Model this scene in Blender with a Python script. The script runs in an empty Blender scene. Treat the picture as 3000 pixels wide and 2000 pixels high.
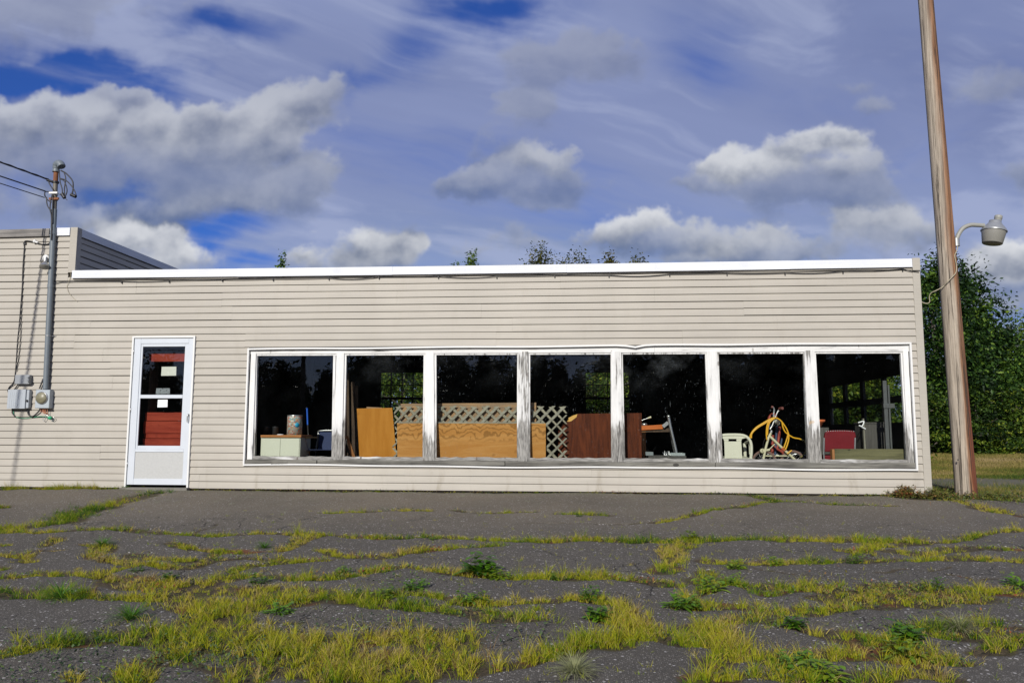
import bpy, math, random
import numpy as np
from mathutils import Vector, Matrix
R = math.radians
sc = bpy.context.scene
col = sc.collection
random.seed(7); rng = np.random.default_rng(7)

# ------------------------------------------------------------------ camera
D, CZ = 11.15, 0.82
YAW, PITCH, ROLL, FOC = R(-4.56623), R(6.523718), R(0.157104), 2333.0     # focal length in photo pixels (3000 wide)
def cam_axes():
    f = Vector((math.sin(YAW)*math.cos(PITCH), math.cos(YAW)*math.cos(PITCH), math.sin(PITCH)))
    r = Vector((math.cos(YAW), -math.sin(YAW), 0)); u = r.cross(f)
    return r*math.cos(ROLL)+u*math.sin(ROLL), u*math.cos(ROLL)-r*math.sin(ROLL), f
CR, CU, CF = cam_axes()
CAM = Vector((0, -D, CZ))
cd = bpy.data.cameras.new('camera'); cam = bpy.data.objects.new('camera', cd); col.objects.link(cam)
cd.sensor_fit = 'HORIZONTAL'; cd.sensor_width = 36; cd.lens = 36*FOC/3000; cd.clip_start = 0.05; cd.clip_end = 3000
cam.matrix_world = Matrix(((CR.x, CU.x, -CF.x, CAM.x), (CR.y, CU.y, -CF.y, CAM.y), (CR.z, CU.z, -CF.z, CAM.z), (0, 0, 0, 1)))
sc.camera = cam
def ray(px, py): return CF + CR*((px-1500)/FOC) + CU*((1000-py)/FOC)
def W(px, py, y=0.0):                  # photo pixel -> point on the vertical plane at depth y
    d = ray(px, py); return CAM + d*((D+y)/d.y)
def WX(px, py, x):                     # photo pixel -> point on the side plane at x
    d = ray(px, py); return CAM + d*(x/d.x)
def gz(x, y):                          # terrain height
    if y < 0: z = 0.05*max(y, -14)
    else:
        t = min(max((y-2.0)/10.0, 0), 1); z = 0.3*t*t*(3-2*t)
    return z
def G(px, py):                         # photo pixel -> point on the forecourt
    d = ray(px, py); t = (CAM.z + 0.05*D)/(0.05*d.y - d.z); return CAM + d*t

# ------------------------------------------------------------------ sun and sky
SD = Vector((0.20, 1.0, -0.50)).normalized()                # the way sunlight travels
EL = math.asin(-SD.z); AZ = math.atan2(-SD.x, -SD.y)        # towards the sun
sl = bpy.data.lights.new('sun', 'SUN'); sl.energy = 4.6; sl.angle = R(0.53); sl.color = (1.0, 0.955, 0.88)
so = bpy.data.objects.new('sun', sl); col.objects.link(so); so.location = (-20, -40, 25)
so.rotation_euler = SD.to_track_quat('-Z', 'Y').to_euler()
sc.view_settings.view_transform = 'Standard'; sc.view_settings.look = 'None'
sc.view_settings.exposure = 0.0; sc.view_settings.gamma = 1.0

class NT:
    def __init__(s, nt): s.nt = nt; s.n = nt.nodes; s.l = nt.links
    def put(s, sock, v):
        if isinstance(v, bpy.types.NodeSocket): s.l.new(v, sock)
        elif v is not None:
            if sock.type == 'RGBA' and len(v) == 3: v = (*v, 1)
            sock.default_value = v
    def m(s, op, a, b=None, c=None, clamp=False):
        n = s.n.new('ShaderNodeMath'); n.operation = op; n.use_clamp = clamp
        for i, v in enumerate((a, b, c)):
            if v is not None: s.put(n.inputs[i], v)
        return n.outputs[0]
    def v(s, op, a, b=None, c=None, out=0):
        n = s.n.new('ShaderNodeVectorMath'); n.operation = op
        for i, q in enumerate((a, b, c)):
            if q is not None: s.put(n.inputs[3 if op == 'SCALE' and i == 1 else i], q)
        return n.outputs['Value'] if op in ('LENGTH', 'DOT_PRODUCT', 'DISTANCE') else n.outputs[0]
    def xyz(s, v):
        n = s.n.new('ShaderNodeSeparateXYZ'); s.put(n.inputs[0], v); return n.outputs
    def comb(s, x=0, y=0, z=0):
        n = s.n.new('ShaderNodeCombineXYZ')
        for i, q in enumerate((x, y, z)): s.put(n.inputs[i], q)
        return n.outputs[0]
    def mix(s, f, a, b, mode='MIX'):
        n = s.n.new('ShaderNodeMix'); n.data_type = 'RGBA'; n.blend_type = mode
        s.put(n.inputs[0], f); s.put(n.inputs[6], a); s.put(n.inputs[7], b); return n.outputs[2]
    def ramp(s, x, lo, hi, a=0.0, b=1.0, smooth=True):
        n = s.n.new('ShaderNodeMapRange'); n.interpolation_type = 'SMOOTHSTEP' if smooth else 'LINEAR'
        for i, q in enumerate((x, lo, hi, a, b)): s.put(n.inputs[i], q)
        return n.outputs[0]
    def noise(s, vec, scale, detail=4, rough=0.55, dist=0.0, out=0):
        n = s.n.new('ShaderNodeTexNoise'); s.put(n.inputs['Vector'], vec)
        for k, q in (('Scale', scale), ('Detail', detail), ('Roughness', rough), ('Distortion', dist)): s.put(n.inputs[k], q)
        return n.outputs[out]
    def voro(s, vec, scale, out='Distance', feature='F1', rnd=1.0):
        n = s.n.new('ShaderNodeTexVoronoi'); n.feature = feature; s.put(n.inputs['Vector'], vec); s.put(n.inputs['Scale'], scale); s.put(n.inputs['Randomness'], rnd)
        return n.outputs[out]

wd = bpy.data.worlds.new('World'); sc.world = wd; wd.use_nodes = True
w = NT(wd.node_tree); w.n.clear()
outw = w.n.new('ShaderNodeOutputWorld'); bg = w.n.new('ShaderNodeBackground'); w.l.new(bg.outputs[0], outw.inputs[0])
SKY = 0.1
bg.inputs[1].default_value = SKY
skyn = w.n.new('ShaderNodeTexSky'); skyn.sky_type = 'NISHITA'; skyn.sun_disc = False
skyn.sun_elevation = EL; skyn.sun_rotation = AZ; skyn.air_density = 1.0; skyn.dust_density = 0.6; skyn.ozone_density = 2.5
def uv(px, py):
    d = ray(px, py); return d.x/d.y, d.z/d.y
# ---- cloud cover worked out over the sky directions (azimuth, elevation) with gradient noise
def perlin(x, y, seed):
    xi = np.floor(x).astype(np.int32); yi = np.floor(y).astype(np.int32); xf = (x-xi).astype(np.float32); yf = (y-yi).astype(np.float32)
    tb = np.random.default_rng(seed).uniform(0, 2*np.pi, 65536).astype(np.float32); gc, gs = np.cos(tb), np.sin(tb)
    def g(ix, iy, dx, dy):
        h = ((ix*73856093) ^ (iy*19349663)) & 65535; return gc[h]*dx+gs[h]*dy
    s = xf*xf*xf*(xf*(xf*6-15)+10); t = yf*yf*yf*(yf*(yf*6-15)+10)
    a = g(xi, yi, xf, yf); b = g(xi+1, yi, xf-1, yf); c = g(xi, yi+1, xf, yf-1); d = g(xi+1, yi+1, xf-1, yf-1)
    return (a+(b-a)*s)*(1-t)+(c+(d-c)*s)*t
def fbm(x, y, octv, seed, gain=.52, billow=False):
    v = 0; a = 1.0
    for i in range(octv):
        p = perlin(x+i*17.3, y-i*9.1, seed+i); v = v+a*((.36-np.abs(p)*1.6) if billow else p); a *= gain; x = x*2.03; y = y*2.03
    return v
def sstep(x, lo, hi):
    t = np.clip((x-lo)/(hi-lo), 0, 1); return t*t*(3-2*t)
HO = [(210, 235, 430, 85, 1.5), (50, 190, 240, 90, 1.2), (480, 270, 200, 60, .8), (650, 80, 300, 90, .95), (1440, 45, 300, 120, 1.2), (1180, 130, 150, 140, .7), (310, 605, 190, 70, 1.3), (640, 665, 260, 70, 1.0), (720, 770, 200, 60, .6), (1010, 235, 160, 60, .7),
      (2090, 140, 200, 190, .42), (2960, 850, 220, 110, .8), (1900, -400, 600, 300, .7), (300, -400, 500, 250, .8)]
CL = [(110, 355, 170, 52, 1.2, 1.0), (330, 375, 130, 46, 1.0, .92), (520, 372, 160, 56, 1.0, .98), (710, 350, 170, 60, 1.0, .88), (900, 300, 105, 56, .9, .82), (960, 250, 70, 40, .6, .7), (360, 295, 70, 30, .7, .7), (250, 430, 330, 90, 1.0, .62), (600, 440, 290, 85, .9, .66), (250, 500, 300, 70, 1.0, .26), (520, 530, 230, 60, .9, .34),
      (630, 590, 210, 44, 1.0, .62), (450, 615, 110, 30, .8, .6), (790, 560, 110, 55, .8, .5), (905, 545, 75, 65, .75, .42), (860, 420, 70, 50, .5, .6),
      (300, 700, 95, 50, 1.1, 1.05), (430, 715, 110, 55, 1.2, 1.1), (530, 755, 85, 45, 1.0, .95), (380, 790, 200, 40, 1.0, .75),
      (1040, 720, 105, 55, 1.15, 1.05), (1140, 745, 70, 50, 1.1, .8), (930, 760, 85, 26, .9, .85), (1060, 790, 160, 30, .9, .6),
      (1550, 470, 80, 36, 1.0, .72), (1630, 485, 60, 36, .8, .62), (1440, 520, 120, 38, 1.0, .55), (1560, 550, 150, 42, 1.1, .40), (1380, 545, 90, 24, .7, .42), (1560, 600, 80, 24, .6, .45),
      (1570, 320, 85, 55, .80, .40), (1460, 350, 70, 50, .6, .45), (1430, 425, 90, 40, .6, .42),
      (1740, 150, 170, 75, .80, .52), (1600, 160, 90, 40, .5, .5), (1700, 215, 140, 40, .6, .36),
      (2330, 425, 110, 42, 1.2, 1.05), (2410, 425, 80, 40, .9, .9), (2210, 490, 110, 40, 1.1, 1.0), (2320, 515, 170, 42, 1.1, .40), (2260, 575, 95, 45, 1.1, .26), (2420, 560, 130, 36, .9, .30), (2530, 580, 110, 36, .65, .42), (2060, 555, 90, 20, .5, .35), (2500, 500, 60, 36, .6, .7),
      (1810, 670, 80, 42, 1.1, .95), (1900, 655, 62, 34, 1.0, 1.0), (1870, 715, 150, 34, 1.1, .5), (1960, 700, 60, 34, .7, .5),
      (2080, 700, 110, 40, .9, .72), (2130, 735, 50, 24, .9, .95), (2230, 715, 90, 40, .9, .75), (2340, 735, 150, 36, .9, .55), (2590, 665, 120, 40, .9, .72), (2520, 715, 170, 36, 1.0, .5), (2200, 765, 260, 24, .8, .6),
      (50, 60, 180, 70, 1.0, .42), (230, 70, 130, 60, .75, .42), (620, 20, 200, 40, .55, .6),
      (2980, 770, 95, 52, 1.25, 1.05), (2900, 800, 50, 30, .9, .9), (2990, 880, 110, 50, 1.1, .7), (2960, 850, 110, 22, .8, .5),
      (1480, 690, 80, 32, 1.0, .36), (1560, 725, 70, 24, .8, .36), (1400, 730, 60, 20, .6, .38),
      (70, 600, 120, 50, .75, .52), (200, 650, 110, 34, .6, .5), (2975, 500, 90, 40, .65, .30), (2550, 320, 80, 32, .55, .45), (2900, 260, 130, 70, .55, .42), (2480, 250, 90, 30, .4, .45), (1160, 650, 50, 36, .3, .4),
      (-350, 500, 260, 110, 1.0, .8), (-700, 650, 260, 100, 1.0, .9), (3400, 600, 260, 110, 1.0, .8), (3700, 800, 300, 80, 1.0, .9), (3500, 250, 260, 110, .8, .6), (-500, 250, 300, 100, .8, .6), (1200, -500, 450, 180, .8, .5), (2400, -600, 450, 180, .8, .5), (-100, -500, 450, 180, .8, .5)]
def cloud_cover(u, v, uv, FOC):
    """u, v: slopes of each sky direction; cover field and the height within the local cloud"""
    w1 = fbm(u*5, v*5, 3, 11); w2 = fbm(u*5+40, v*5, 3, 15); w3 = fbm(u*19, v*19, 5, 19, .6); w4 = fbm(u*19+9, v*19, 5, 23, .6)
    pu, pv = u+.022*w1+.015*w3, v+.014*w2+.012*w4
    F = np.zeros_like(u); HT = np.zeros_like(u); TN = np.zeros_like(u); SW = np.full_like(u, 1e-5)
    for px, py, a, b, wt, tn in CL:
        U, V = uv(px, py); a /= FOC*.80; b /= FOC*.80; dv = (pv-V)/b; g = np.exp(-np.clip(((pu-U)/a)**2+dv**2, 0, 40)); F += wt*g
        g2 = g**1.5; SW += g2; HT += g2*np.clip(dv, -1.6, 1.6); TN += g2*tn
    HT /= SW; TN /= SW
    F = 1.25*(1-np.exp(-F*1.0)); n = fbm(u*9, v*11, 8, 31, .55); bl = fbm(u*22, v*25, 5, 41, .55, True)
    Dn = F-.46+.72*n*sstep(F, .04, .45)+.12*bl*sstep(F, .1, .4)
    return Dn, HT, TN, n, bl
def shift(A, du, dv, step):           # value of A at (u+du, v+dv); rows run downwards in v
    iu, iv = du/step, dv/step
    H, W_ = A.shape; ii = np.clip(np.arange(H)-iv, 0, H-1); jj = np.clip(np.arange(W_)+iu, 0, W_-1)
    i0 = np.floor(ii).astype(int); j0 = np.floor(jj).astype(int); fi = (ii-i0)[:, None]; fj = (jj-j0)[None]; i1 = np.minimum(i0+1, H-1); j1 = np.minimum(j0+1, W_-1)
    return (A[i0][:, j0]*(1-fj)+A[i0][:, j1]*fj)*(1-fi)+(A[i1][:, j0]*(1-fj)+A[i1][:, j1]*fj)*fi
def sky_colour(u, v, uv, FOC, pix):
    Dn, HT, TN, n, bl = cloud_cover(u, v, uv, FOC)
    soft = .34+.46*sstep(-HT, -.3, 1.0)                     # crisp crowns, ragged soft bases
    a = np.clip((Dn+.14)/(soft+.10), 0, 1); a = a*a*(3-2*a)*sstep(v, -.02, .05)
    a = a*(.50+.44*sstep(TN, .3, .85))*(1-.24*sstep(-HT, .1, 1.2))
    st = 3000/1024/FOC if pix is None else pix
    n2 = fbm(u*11+3, v*14, 6, 91, .52)
    rel = (n2-shift(n2, -.006, .018, st))               # small relief lit from above left
    L = .47+.60*HT+.15*n2+.34*rel+.05*bl
    L = sstep(L, -.15, 1.0)*TN
    L = L+.16*(1-sstep(Dn, .0, .45))*(1-L)                  # thin edges glow
    high = sstep(v, .30, .55)[..., None]
    lit = np.array([.71, .725, .755])*(1-high)+np.array([.44, .47, .56])*high
    dark = np.array([.105, .142, .235])*(1-high)+np.array([.165, .195, .32])*high
    c = dark+(lit-dark)*np.clip(L, 0, 1.05)[..., None]
    # veil
    x, y = u/(np.abs(v)+.22), 1/(np.abs(v)+.22)
    xr, yr = .92*x+.39*y, -.39*x+.92*y
    q = fbm(x*1.1, y*1.1, 4, 61); s1 = fbm(xr*.8+.35*q, yr*2.4+.35*q, 9, 71, .58); s2 = fbm(xr*.55+.3*q+5, yr*1.3, 6, 83, .55)
    hole = 0; w1 = fbm(u*5, v*5, 3, 11); w2 = fbm(u*9, v*9, 5, 15)
    for px, py, aa, b, wt in HO:
        U, V = uv(px, py); r_ = np.hypot((u+.03*w1+.03*w2-U)*FOC/aa, (v+.03*w2-V)*FOC/b); hole = hole+wt*(1-sstep(r_, 0, 1.3))
    hm = np.clip(hole, 0, 1); va = np.clip(1.0+(.42+.75*hm)*s1+.25*fbm(xr*2.6+.4*q, yr*8+.4*q, 5, 99, .6)*(.4+hm)+.15*s2-.86*np.minimum(hole, 1.2), 0, 1); va = sstep(va, -.02, 1.12)*.97
    low = sstep(v, .06, .40)[..., None]
    vc = np.array([.345, .440, .640])*(1-low)+np.array([.195, .238, .425])*low
    k = np.clip(.5+1.3*s2, 0, 1)[..., None]; vc = vc*(1-k*.55)+np.array([.31, .365, .585])*k*.55
    k = sstep(s1, .05, .5)[..., None]; vc = vc*(1-k*.58)+np.array([.42, .47, .65])*k*.58
    A = a+(1-a)*va; col = (c*a[..., None]+vc*((1-a)*va)[..., None])/np.maximum(A, 1e-4)[..., None]
    return col, A, a

AZ0, EL0, EL1, PPD = 70.0, -4.0, 62.0, 15
SWd, SHt = int(2*AZ0*PPD), int((EL1-EL0)*PPD)
def cover_image():
    az = np.radians(np.linspace(-AZ0, AZ0, SWd))[None]; el = np.radians(np.linspace(EL1, EL0, SHt))[:, None]
    u = np.tan(az)+0*el; v = np.tan(el)/np.cos(az)
    c, A, _ = sky_colour(u.astype(np.float32), v.astype(np.float32), uv, FOC, math.radians(1/PPD))
    im = bpy.data.images.new('cloud_cover', SWd, SHt, alpha=True, float_buffer=True, is_data=True); im.alpha_mode = 'CHANNEL_PACKED'
    px = np.concatenate([c, A[..., None]], -1)[::-1].astype(np.float32); im.pixels.foreach_set(np.ascontiguousarray(px).ravel()); im.update(); im.pack(); return im
tc = w.n.new('ShaderNodeTexCoord'); dirv = tc.outputs['Generated']
dx, dy, dz = w.xyz(dirv)
ax_ = w.m('ARCTAN2', dx, dy); ex_ = w.m('ARCSINE', dz)
ti = w.n.new('ShaderNodeTexImage'); ti.image = cover_image(); ti.extension = 'MIRROR'; ti.interpolation = 'Cubic'
w.l.new(w.comb(w.ramp(ax_, R(-AZ0), R(AZ0), 0, 1, False), w.ramp(ex_, R(EL0), R(EL1), 0, 1, False), 0), ti.inputs[0])
for n_ in w.n:
    if n_.type == 'MAP_RANGE': n_.clamp = False
blue = w.mix(1.0, skyn.outputs[0], (0.22, 0.42, 0.98), 'MULTIPLY')
skyc = w.mix(ti.outputs['Alpha'], blue, w.v('SCALE', ti.outputs['Color'], 1/SKY))
w.l.new(skyc, bg.inputs[0])

# ------------------------------------------------------------------ mesh helpers
class MB:
    def __init__(s): s.v = []; s.f = []; s.sm = []
    def add(s, vs, fs, smooth=False):
        o = len(s.v); s.v += [tuple(v) for v in vs]; s.f += [tuple(i+o for i in f) for f in fs]; s.sm += [smooth]*len(fs); return s
    def box(s, x0, x1, y0, y1, z0, z1):
        return s.add([(x0,y0,z0),(x1,y0,z0),(x1,y1,z0),(x0,y1,z0),(x0,y0,z1),(x1,y0,z1),(x1,y1,z1),(x0,y1,z1)],
                     [(0,3,2,1),(4,5,6,7),(0,1,5,4),(1,2,6,5),(2,3,7,6),(3,0,4,7)])
    def hexa(s, a, b, c, d, t):        # front quad a,b,c,d (ccw seen from the front) extruded by vector t
        t = Vector(t); q = [Vector(p) for p in (a, b, c, d)]
        return s.add(q+[p+t for p in q], [(0,1,2,3),(7,6,5,4),(1,0,4,5),(2,1,5,6),(3,2,6,7),(0,3,7,4)])
    def prism(s, pts, t):              # planar outline (ccw from the front), extruded by t
        t = Vector(t); q = [Vector(p) for p in pts]; n = len(q)
        return s.add(q+[p+t for p in q], [tuple(range(n)), tuple(range(2*n-1, n-1, -1))]+[((i+1)%n, i, i+n, (i+1)%n+n) for i in range(n)])
    def bar(s, a, b, wd, hd, up=(0,0,1)):
        a, b = Vector(a), Vector(b); d = (b-a).normalized(); up = Vector(up)
        x = d.cross(up)
        if x.length < 1e-4: x = d.cross(Vector((1,0,0)))
        x.normalize(); y = x.cross(d)
        x = x*wd/2; y = y*hd/2
        return s.hexa(a-x-y, a+x-y, a+x+y, a-x+y, b-a)
    def tube(s, pts, r, n=8, cap=True):
        pts = [Vector(p) for p in pts]; m = len(pts); rr = r if isinstance(r, (list, tuple)) else [r]*m
        vs = []; prev = None
        for i, p in enumerate(pts):
            t = (pts[min(i+1, m-1)]-pts[max(i-1, 0)]).normalized()
            if prev is None:
                x = t.cross(Vector((0,0,1)))
                if x.length < 0.1: x = t.cross(Vector((0,1,0)))
            else: x = prev - t*prev.dot(t)
            x.normalize(); prev = x; y = t.cross(x)
            for k in range(n):
                a = 2*math.pi*k/n; vs.append(p+(x*math.cos(a)+y*math.sin(a))*rr[i])
        fs = [(i*n+k, i*n+(k+1)%n, (i+1)*n+(k+1)%n, (i+1)*n+k) for i in range(m-1) for k in range(n)]
        s.add(vs, fs, True)
        if cap: s.add(vs[:n], [tuple(range(n-1, -1, -1))]); s.add(vs[-n:], [tuple(range(n))])
        return s
    def lathe(s, prof, base, axis=(0,0,1), n=24, smooth=True):   # prof: (radius, height) from bottom up
        base = Vector(base); a = Vector(axis).normalized()
        x = a.cross(Vector((0,1,0)) if abs(a.y) < .9 else Vector((1,0,0))).normalized(); y = a.cross(x)
        vs = [base+a*h+(x*math.cos(2*math.pi*k/n)+y*math.sin(2*math.pi*k/n))*max(r, 1e-4) for r, h in prof for k in range(n)]
        m = len(prof)
        return s.add(vs, [(i*n+k, i*n+(k+1)%n, (i+1)*n+(k+1)%n, (i+1)*n+k) for i in range(m-1) for k in range(n)], smooth)
    def ball(s, c, r, n=10):
        return s.lathe([(r*math.sin(math.pi*i/n), -r*math.cos(math.pi*i/n)) for i in range(n+1)], c, n=n*2)
    def build(s, name, mat, parent=None, bevel=0, origin=None):
        me = bpy.data.meshes.new(name); o3 = Vector(origin or (0,0,0))
        me.from_pydata([Vector(v)-o3 for v in s.v], [], s.f); me.polygons.foreach_set('use_smooth', s.sm)
        me.update(); me.validate()
        ob = bpy.data.objects.new(name, me); col.objects.link(ob); ob.location = o3
        if mat: me.materials.append(mat)
        if parent: ob.parent = parent; ob.matrix_parent_inverse = parent_inv(parent)
        if bevel:
            b = ob.modifiers.new('Bevel', 'BEVEL'); b.width = bevel; b.segments = 2; b.limit_method = 'ANGLE'; b.angle_limit = R(40)
        return ob
def world_of(o):
    M_ = Matrix.Translation(o.location)
    if o.parent: M_ = world_of(o.parent) @ o.matrix_parent_inverse @ M_
    return M_
def parent_inv(p): return world_of(p).inverted()
def empty(name, loc=(0,0,0)):
    o = bpy.data.objects.new(name, None); col.objects.link(o); o.location = loc; o.empty_display_size = 0.2; return o
def tag(o, label=None, cat=None, group=None, kind=None):
    for k, q in (('label', label), ('category', cat), ('group', group), ('kind', kind)):
        if q: o[k] = q
    return o
def smoothpath(pts, n=8):
    p = [Vector(q) for q in pts]; p = [p[0]*2-p[1]]+p+[p[-1]*2-p[-2]]; out = []
    for i in range(1, len(p)-2):
        for k in range(n):
            t = k/n; a, b, c, d = p[i-1], p[i], p[i+1], p[i+2]
            out.append(0.5*((2*b)+(c-a)*t+(2*a-5*b+4*c-d)*t*t+(3*b-a-3*c+d)*t**3))
    out.append(p[-2]); return out
def npmesh(name, co, quads=None, tris=None, mat=None, attr=None, smooth=False):
    me = bpy.data.meshes.new(name); nv = len(co)
    quads = np.zeros((0,4), int) if quads is None else quads; tris = np.zeros((0,3), int) if tris is None else tris
    loops = np.concatenate([quads.ravel(), tris.ravel()]).astype(np.int32)
    me.vertices.add(nv); me.vertices.foreach_set('co', np.asarray(co, np.float32).ravel())
    me.loops.add(len(loops)); me.loops.foreach_set('vertex_index', loops)
    nq, ntr = len(quads), len(tris)
    starts = np.concatenate([np.arange(nq)*4, nq*4+np.arange(ntr)*3]).astype(np.int32)
    me.polygons.add(nq+ntr); me.polygons.foreach_set('loop_start', starts)
    me.polygons.foreach_set('use_smooth', np.full(nq+ntr, smooth))
    me.update(calc_edges=True)
    for k, a in (attr or {}).items():
        at = me.attributes.new(k, 'FLOAT', 'POINT'); at.data.foreach_set('value', np.asarray(a, np.float32))
    if mat: me.materials.append(mat)
    return me
# ------------------------------------------------------------------ materials
def newmat(name):
    m = bpy.data.materials.new(name); m.use_nodes = True; t = NT(m.node_tree)
    b = t.n.get('Principled BSDF'); t.tc = t.n.new('ShaderNodeTexCoord'); t.pos = t.tc.outputs['Object']; t.b = b
    return m, t, b
def bump(t, h, strength=0.3, dist=0.01):
    n = t.n.new('ShaderNodeBump'); n.inputs['Strength'].default_value = strength; n.inputs['Distance'].default_value = dist
    t.put(n.inputs['Height'], h); t.l.new(n.outputs[0], t.b.inputs['Normal'])
def sc3(t, x, y, z): return t.v('MULTIPLY', t.pos, (x, y, z))
def plain(name, c, rough=0.5, metal=0.0, var=0.12, scale=9, spec=None):
    m, t, b = newmat(name); n = t.noise(t.pos, scale, 5, 0.6)
    t.put(b.inputs['Base Color'], t.mix(n, tuple(q*(1-var) for q in c), tuple(min(q*(1+var), 1) for q in c)))
    b.inputs['Roughness'].default_value = rough; b.inputs['Metallic'].default_value = metal
    if spec is not None: b.inputs['Specular IOR Level'].default_value = spec
    return m
def vinyl(name, c):
    m, t, b = newmat(name)
    s = t.noise(sc3(t, 1.3, 1.3, 46), 1.0, 4, 0.6); g = t.noise(t.pos, 0.8, 4, 0.6)
    f = t.m('ADD', t.m('MULTIPLY', t.m('SUBTRACT', s, 0.5), 0.8), t.m('MULTIPLY_ADD', t.m('SUBTRACT', g, .5), 1.0, 0.5))
    c0 = t.mix(t.ramp(f, 0.15, 0.85), tuple(q*0.90 for q in c), tuple(min(1, q*1.07) for q in c))
    z = t.xyz(t.pos)[2]; dr = t.noise(sc3(t, 5, 5, 1.1), 1.0, 5, 0.65)
    dirt = t.m('MULTIPLY', t.ramp(dr, 0.52, 0.78), t.ramp(z, 0.0, 0.45, 0.75, 0.16))
    c0 = t.mix(dirt, c0, (c[0]*0.62, c[1]*0.58, c[2]*0.50))
    t.put(b.inputs['Base Color'], c0); b.inputs['Roughness'].default_value = 0.55; b.inputs['Specular IOR Level'].default_value = 0.25
    bump(t, t.noise(sc3(t, 7, 7, 70), 1.0, 3), 0.12, 0.004)
    return m
def peel(name, wear, seed, horizontal=False, bottom=0.0):
    """white paint flaking off grey weathered wood; 'wear' 0..1, 'bottom' adds wear low down"""
    m, t, b = newmat(name); p = t.v('ADD', t.pos, (seed*3.1, 0, seed*1.7))
    st = (2.2, 30, 48) if horizontal else (46, 30, 2.6)
    g = t.noise(t.v('MULTIPLY', p, st), 1.0, 6, 0.62, 0.3)
    big = t.noise(t.v('MULTIPLY', p, (1.6, 3, 9) if horizontal else (9, 3, 2.2)), 1.0, 3, 0.55)
    fine = t.noise(t.v('MULTIPLY', p, tuple(q*3.5 for q in st)), 1.0, 4, 0.6)
    z = t.xyz(t.pos)[2]
    k = t.m('ADD', t.m('MULTIPLY', g, 0.5), t.m('MULTIPLY', big, 0.62))
    k = t.m('ADD', k, t.m('MULTIPLY', t.ramp(z, 0.48, 1.15, 1, 0), bottom))
    th = 0.86-0.50*wear
    bare = t.ramp(k, th-0.03, th+0.05)
    wood = t.mix(t.ramp(fine, 0.3, 0.7), (0.075, 0.072, 0.067), (0.38, 0.37, 0.345))
    wood = t.mix(t.m('MULTIPLY', t.ramp(g, 0.58, 0.66), 0.85), wood, (0.045, 0.042, 0.04))
    paint = t.mix(t.ramp(fine, 0.35, 0.75), (0.66, 0.66, 0.645), (0.74, 0.74, 0.73))
    paint = t.mix(t.m('MULTIPLY', t.ramp(k, th-0.2, th), 0.35), paint, (0.40, 0.40, 0.39))
    vz = t.voro(t.v('MULTIPLY', p, (7, 7, 3)), 1.0)
    knot = t.m('MULTIPLY', t.m('LESS_THAN', vz, 0.10), min(1, wear*1.1))
    c = t.mix(bare, paint, wood); c = t.mix(knot, c, (0.12, 0.10, 0.085))
    rust = t.m('MULTIPLY', t.ramp(t.noise(p, 6, 3), 0.70, 0.76), 0.5)
    c = t.mix(rust, c, (0.48, 0.31, 0.14))
    t.put(b.inputs['Base Color'], c); b.inputs['Roughness'].default_value = 0.75
    bump(t, t.m('SUBTRACT', t.m('MULTIPLY', fine, 0.5), t.m('MULTIPLY', bare, 0.8)), 0.7, 0.003)
    return m
def greywood(name, c0, c1, axis='x', seed=0.0, knots=True, gap=0.05, rough=0.85):
    m, t, b = newmat(name); p = t.v('ADD', t.pos, (seed, seed*.7, seed*1.3))
    st = {'x': (1.6, 30, 40), 'z': (40, 40, 1.6), 'y': (30, 1.6, 40)}[axis]
    g = t.noise(t.v('MULTIPLY', p, st), 1.0, 6, 0.65, 0.4); f = t.noise(t.v('MULTIPLY', p, tuple(q*3 for q in st)), 1.0, 4, 0.6)
    big = t.noise(p, 1.4, 3)
    c = t.mix(t.ramp(t.m('ADD', t.m('MULTIPLY', g, .6), t.m('MULTIPLY', big, .4)), 0.32, 0.68), c0, c1)
    c = t.mix(t.m('MULTIPLY', t.ramp(f, 0.58, 0.68), 0.55), c, tuple(q*0.35 for q in c0))
    if knots:
        kn = t.m('LESS_THAN', t.voro(t.v('MULTIPLY', p, tuple(3.2 if q > 5 else 1.6 for q in st)), 1.0), 0.07)
        c = t.mix(t.m('MULTIPLY', kn, .8), c, tuple(q*0.3 for q in c0))
    t.put(b.inputs['Base Color'], c); b.inputs['Roughness'].default_value = rough; bump(t, f, 0.5, 0.003)
    return m
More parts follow.
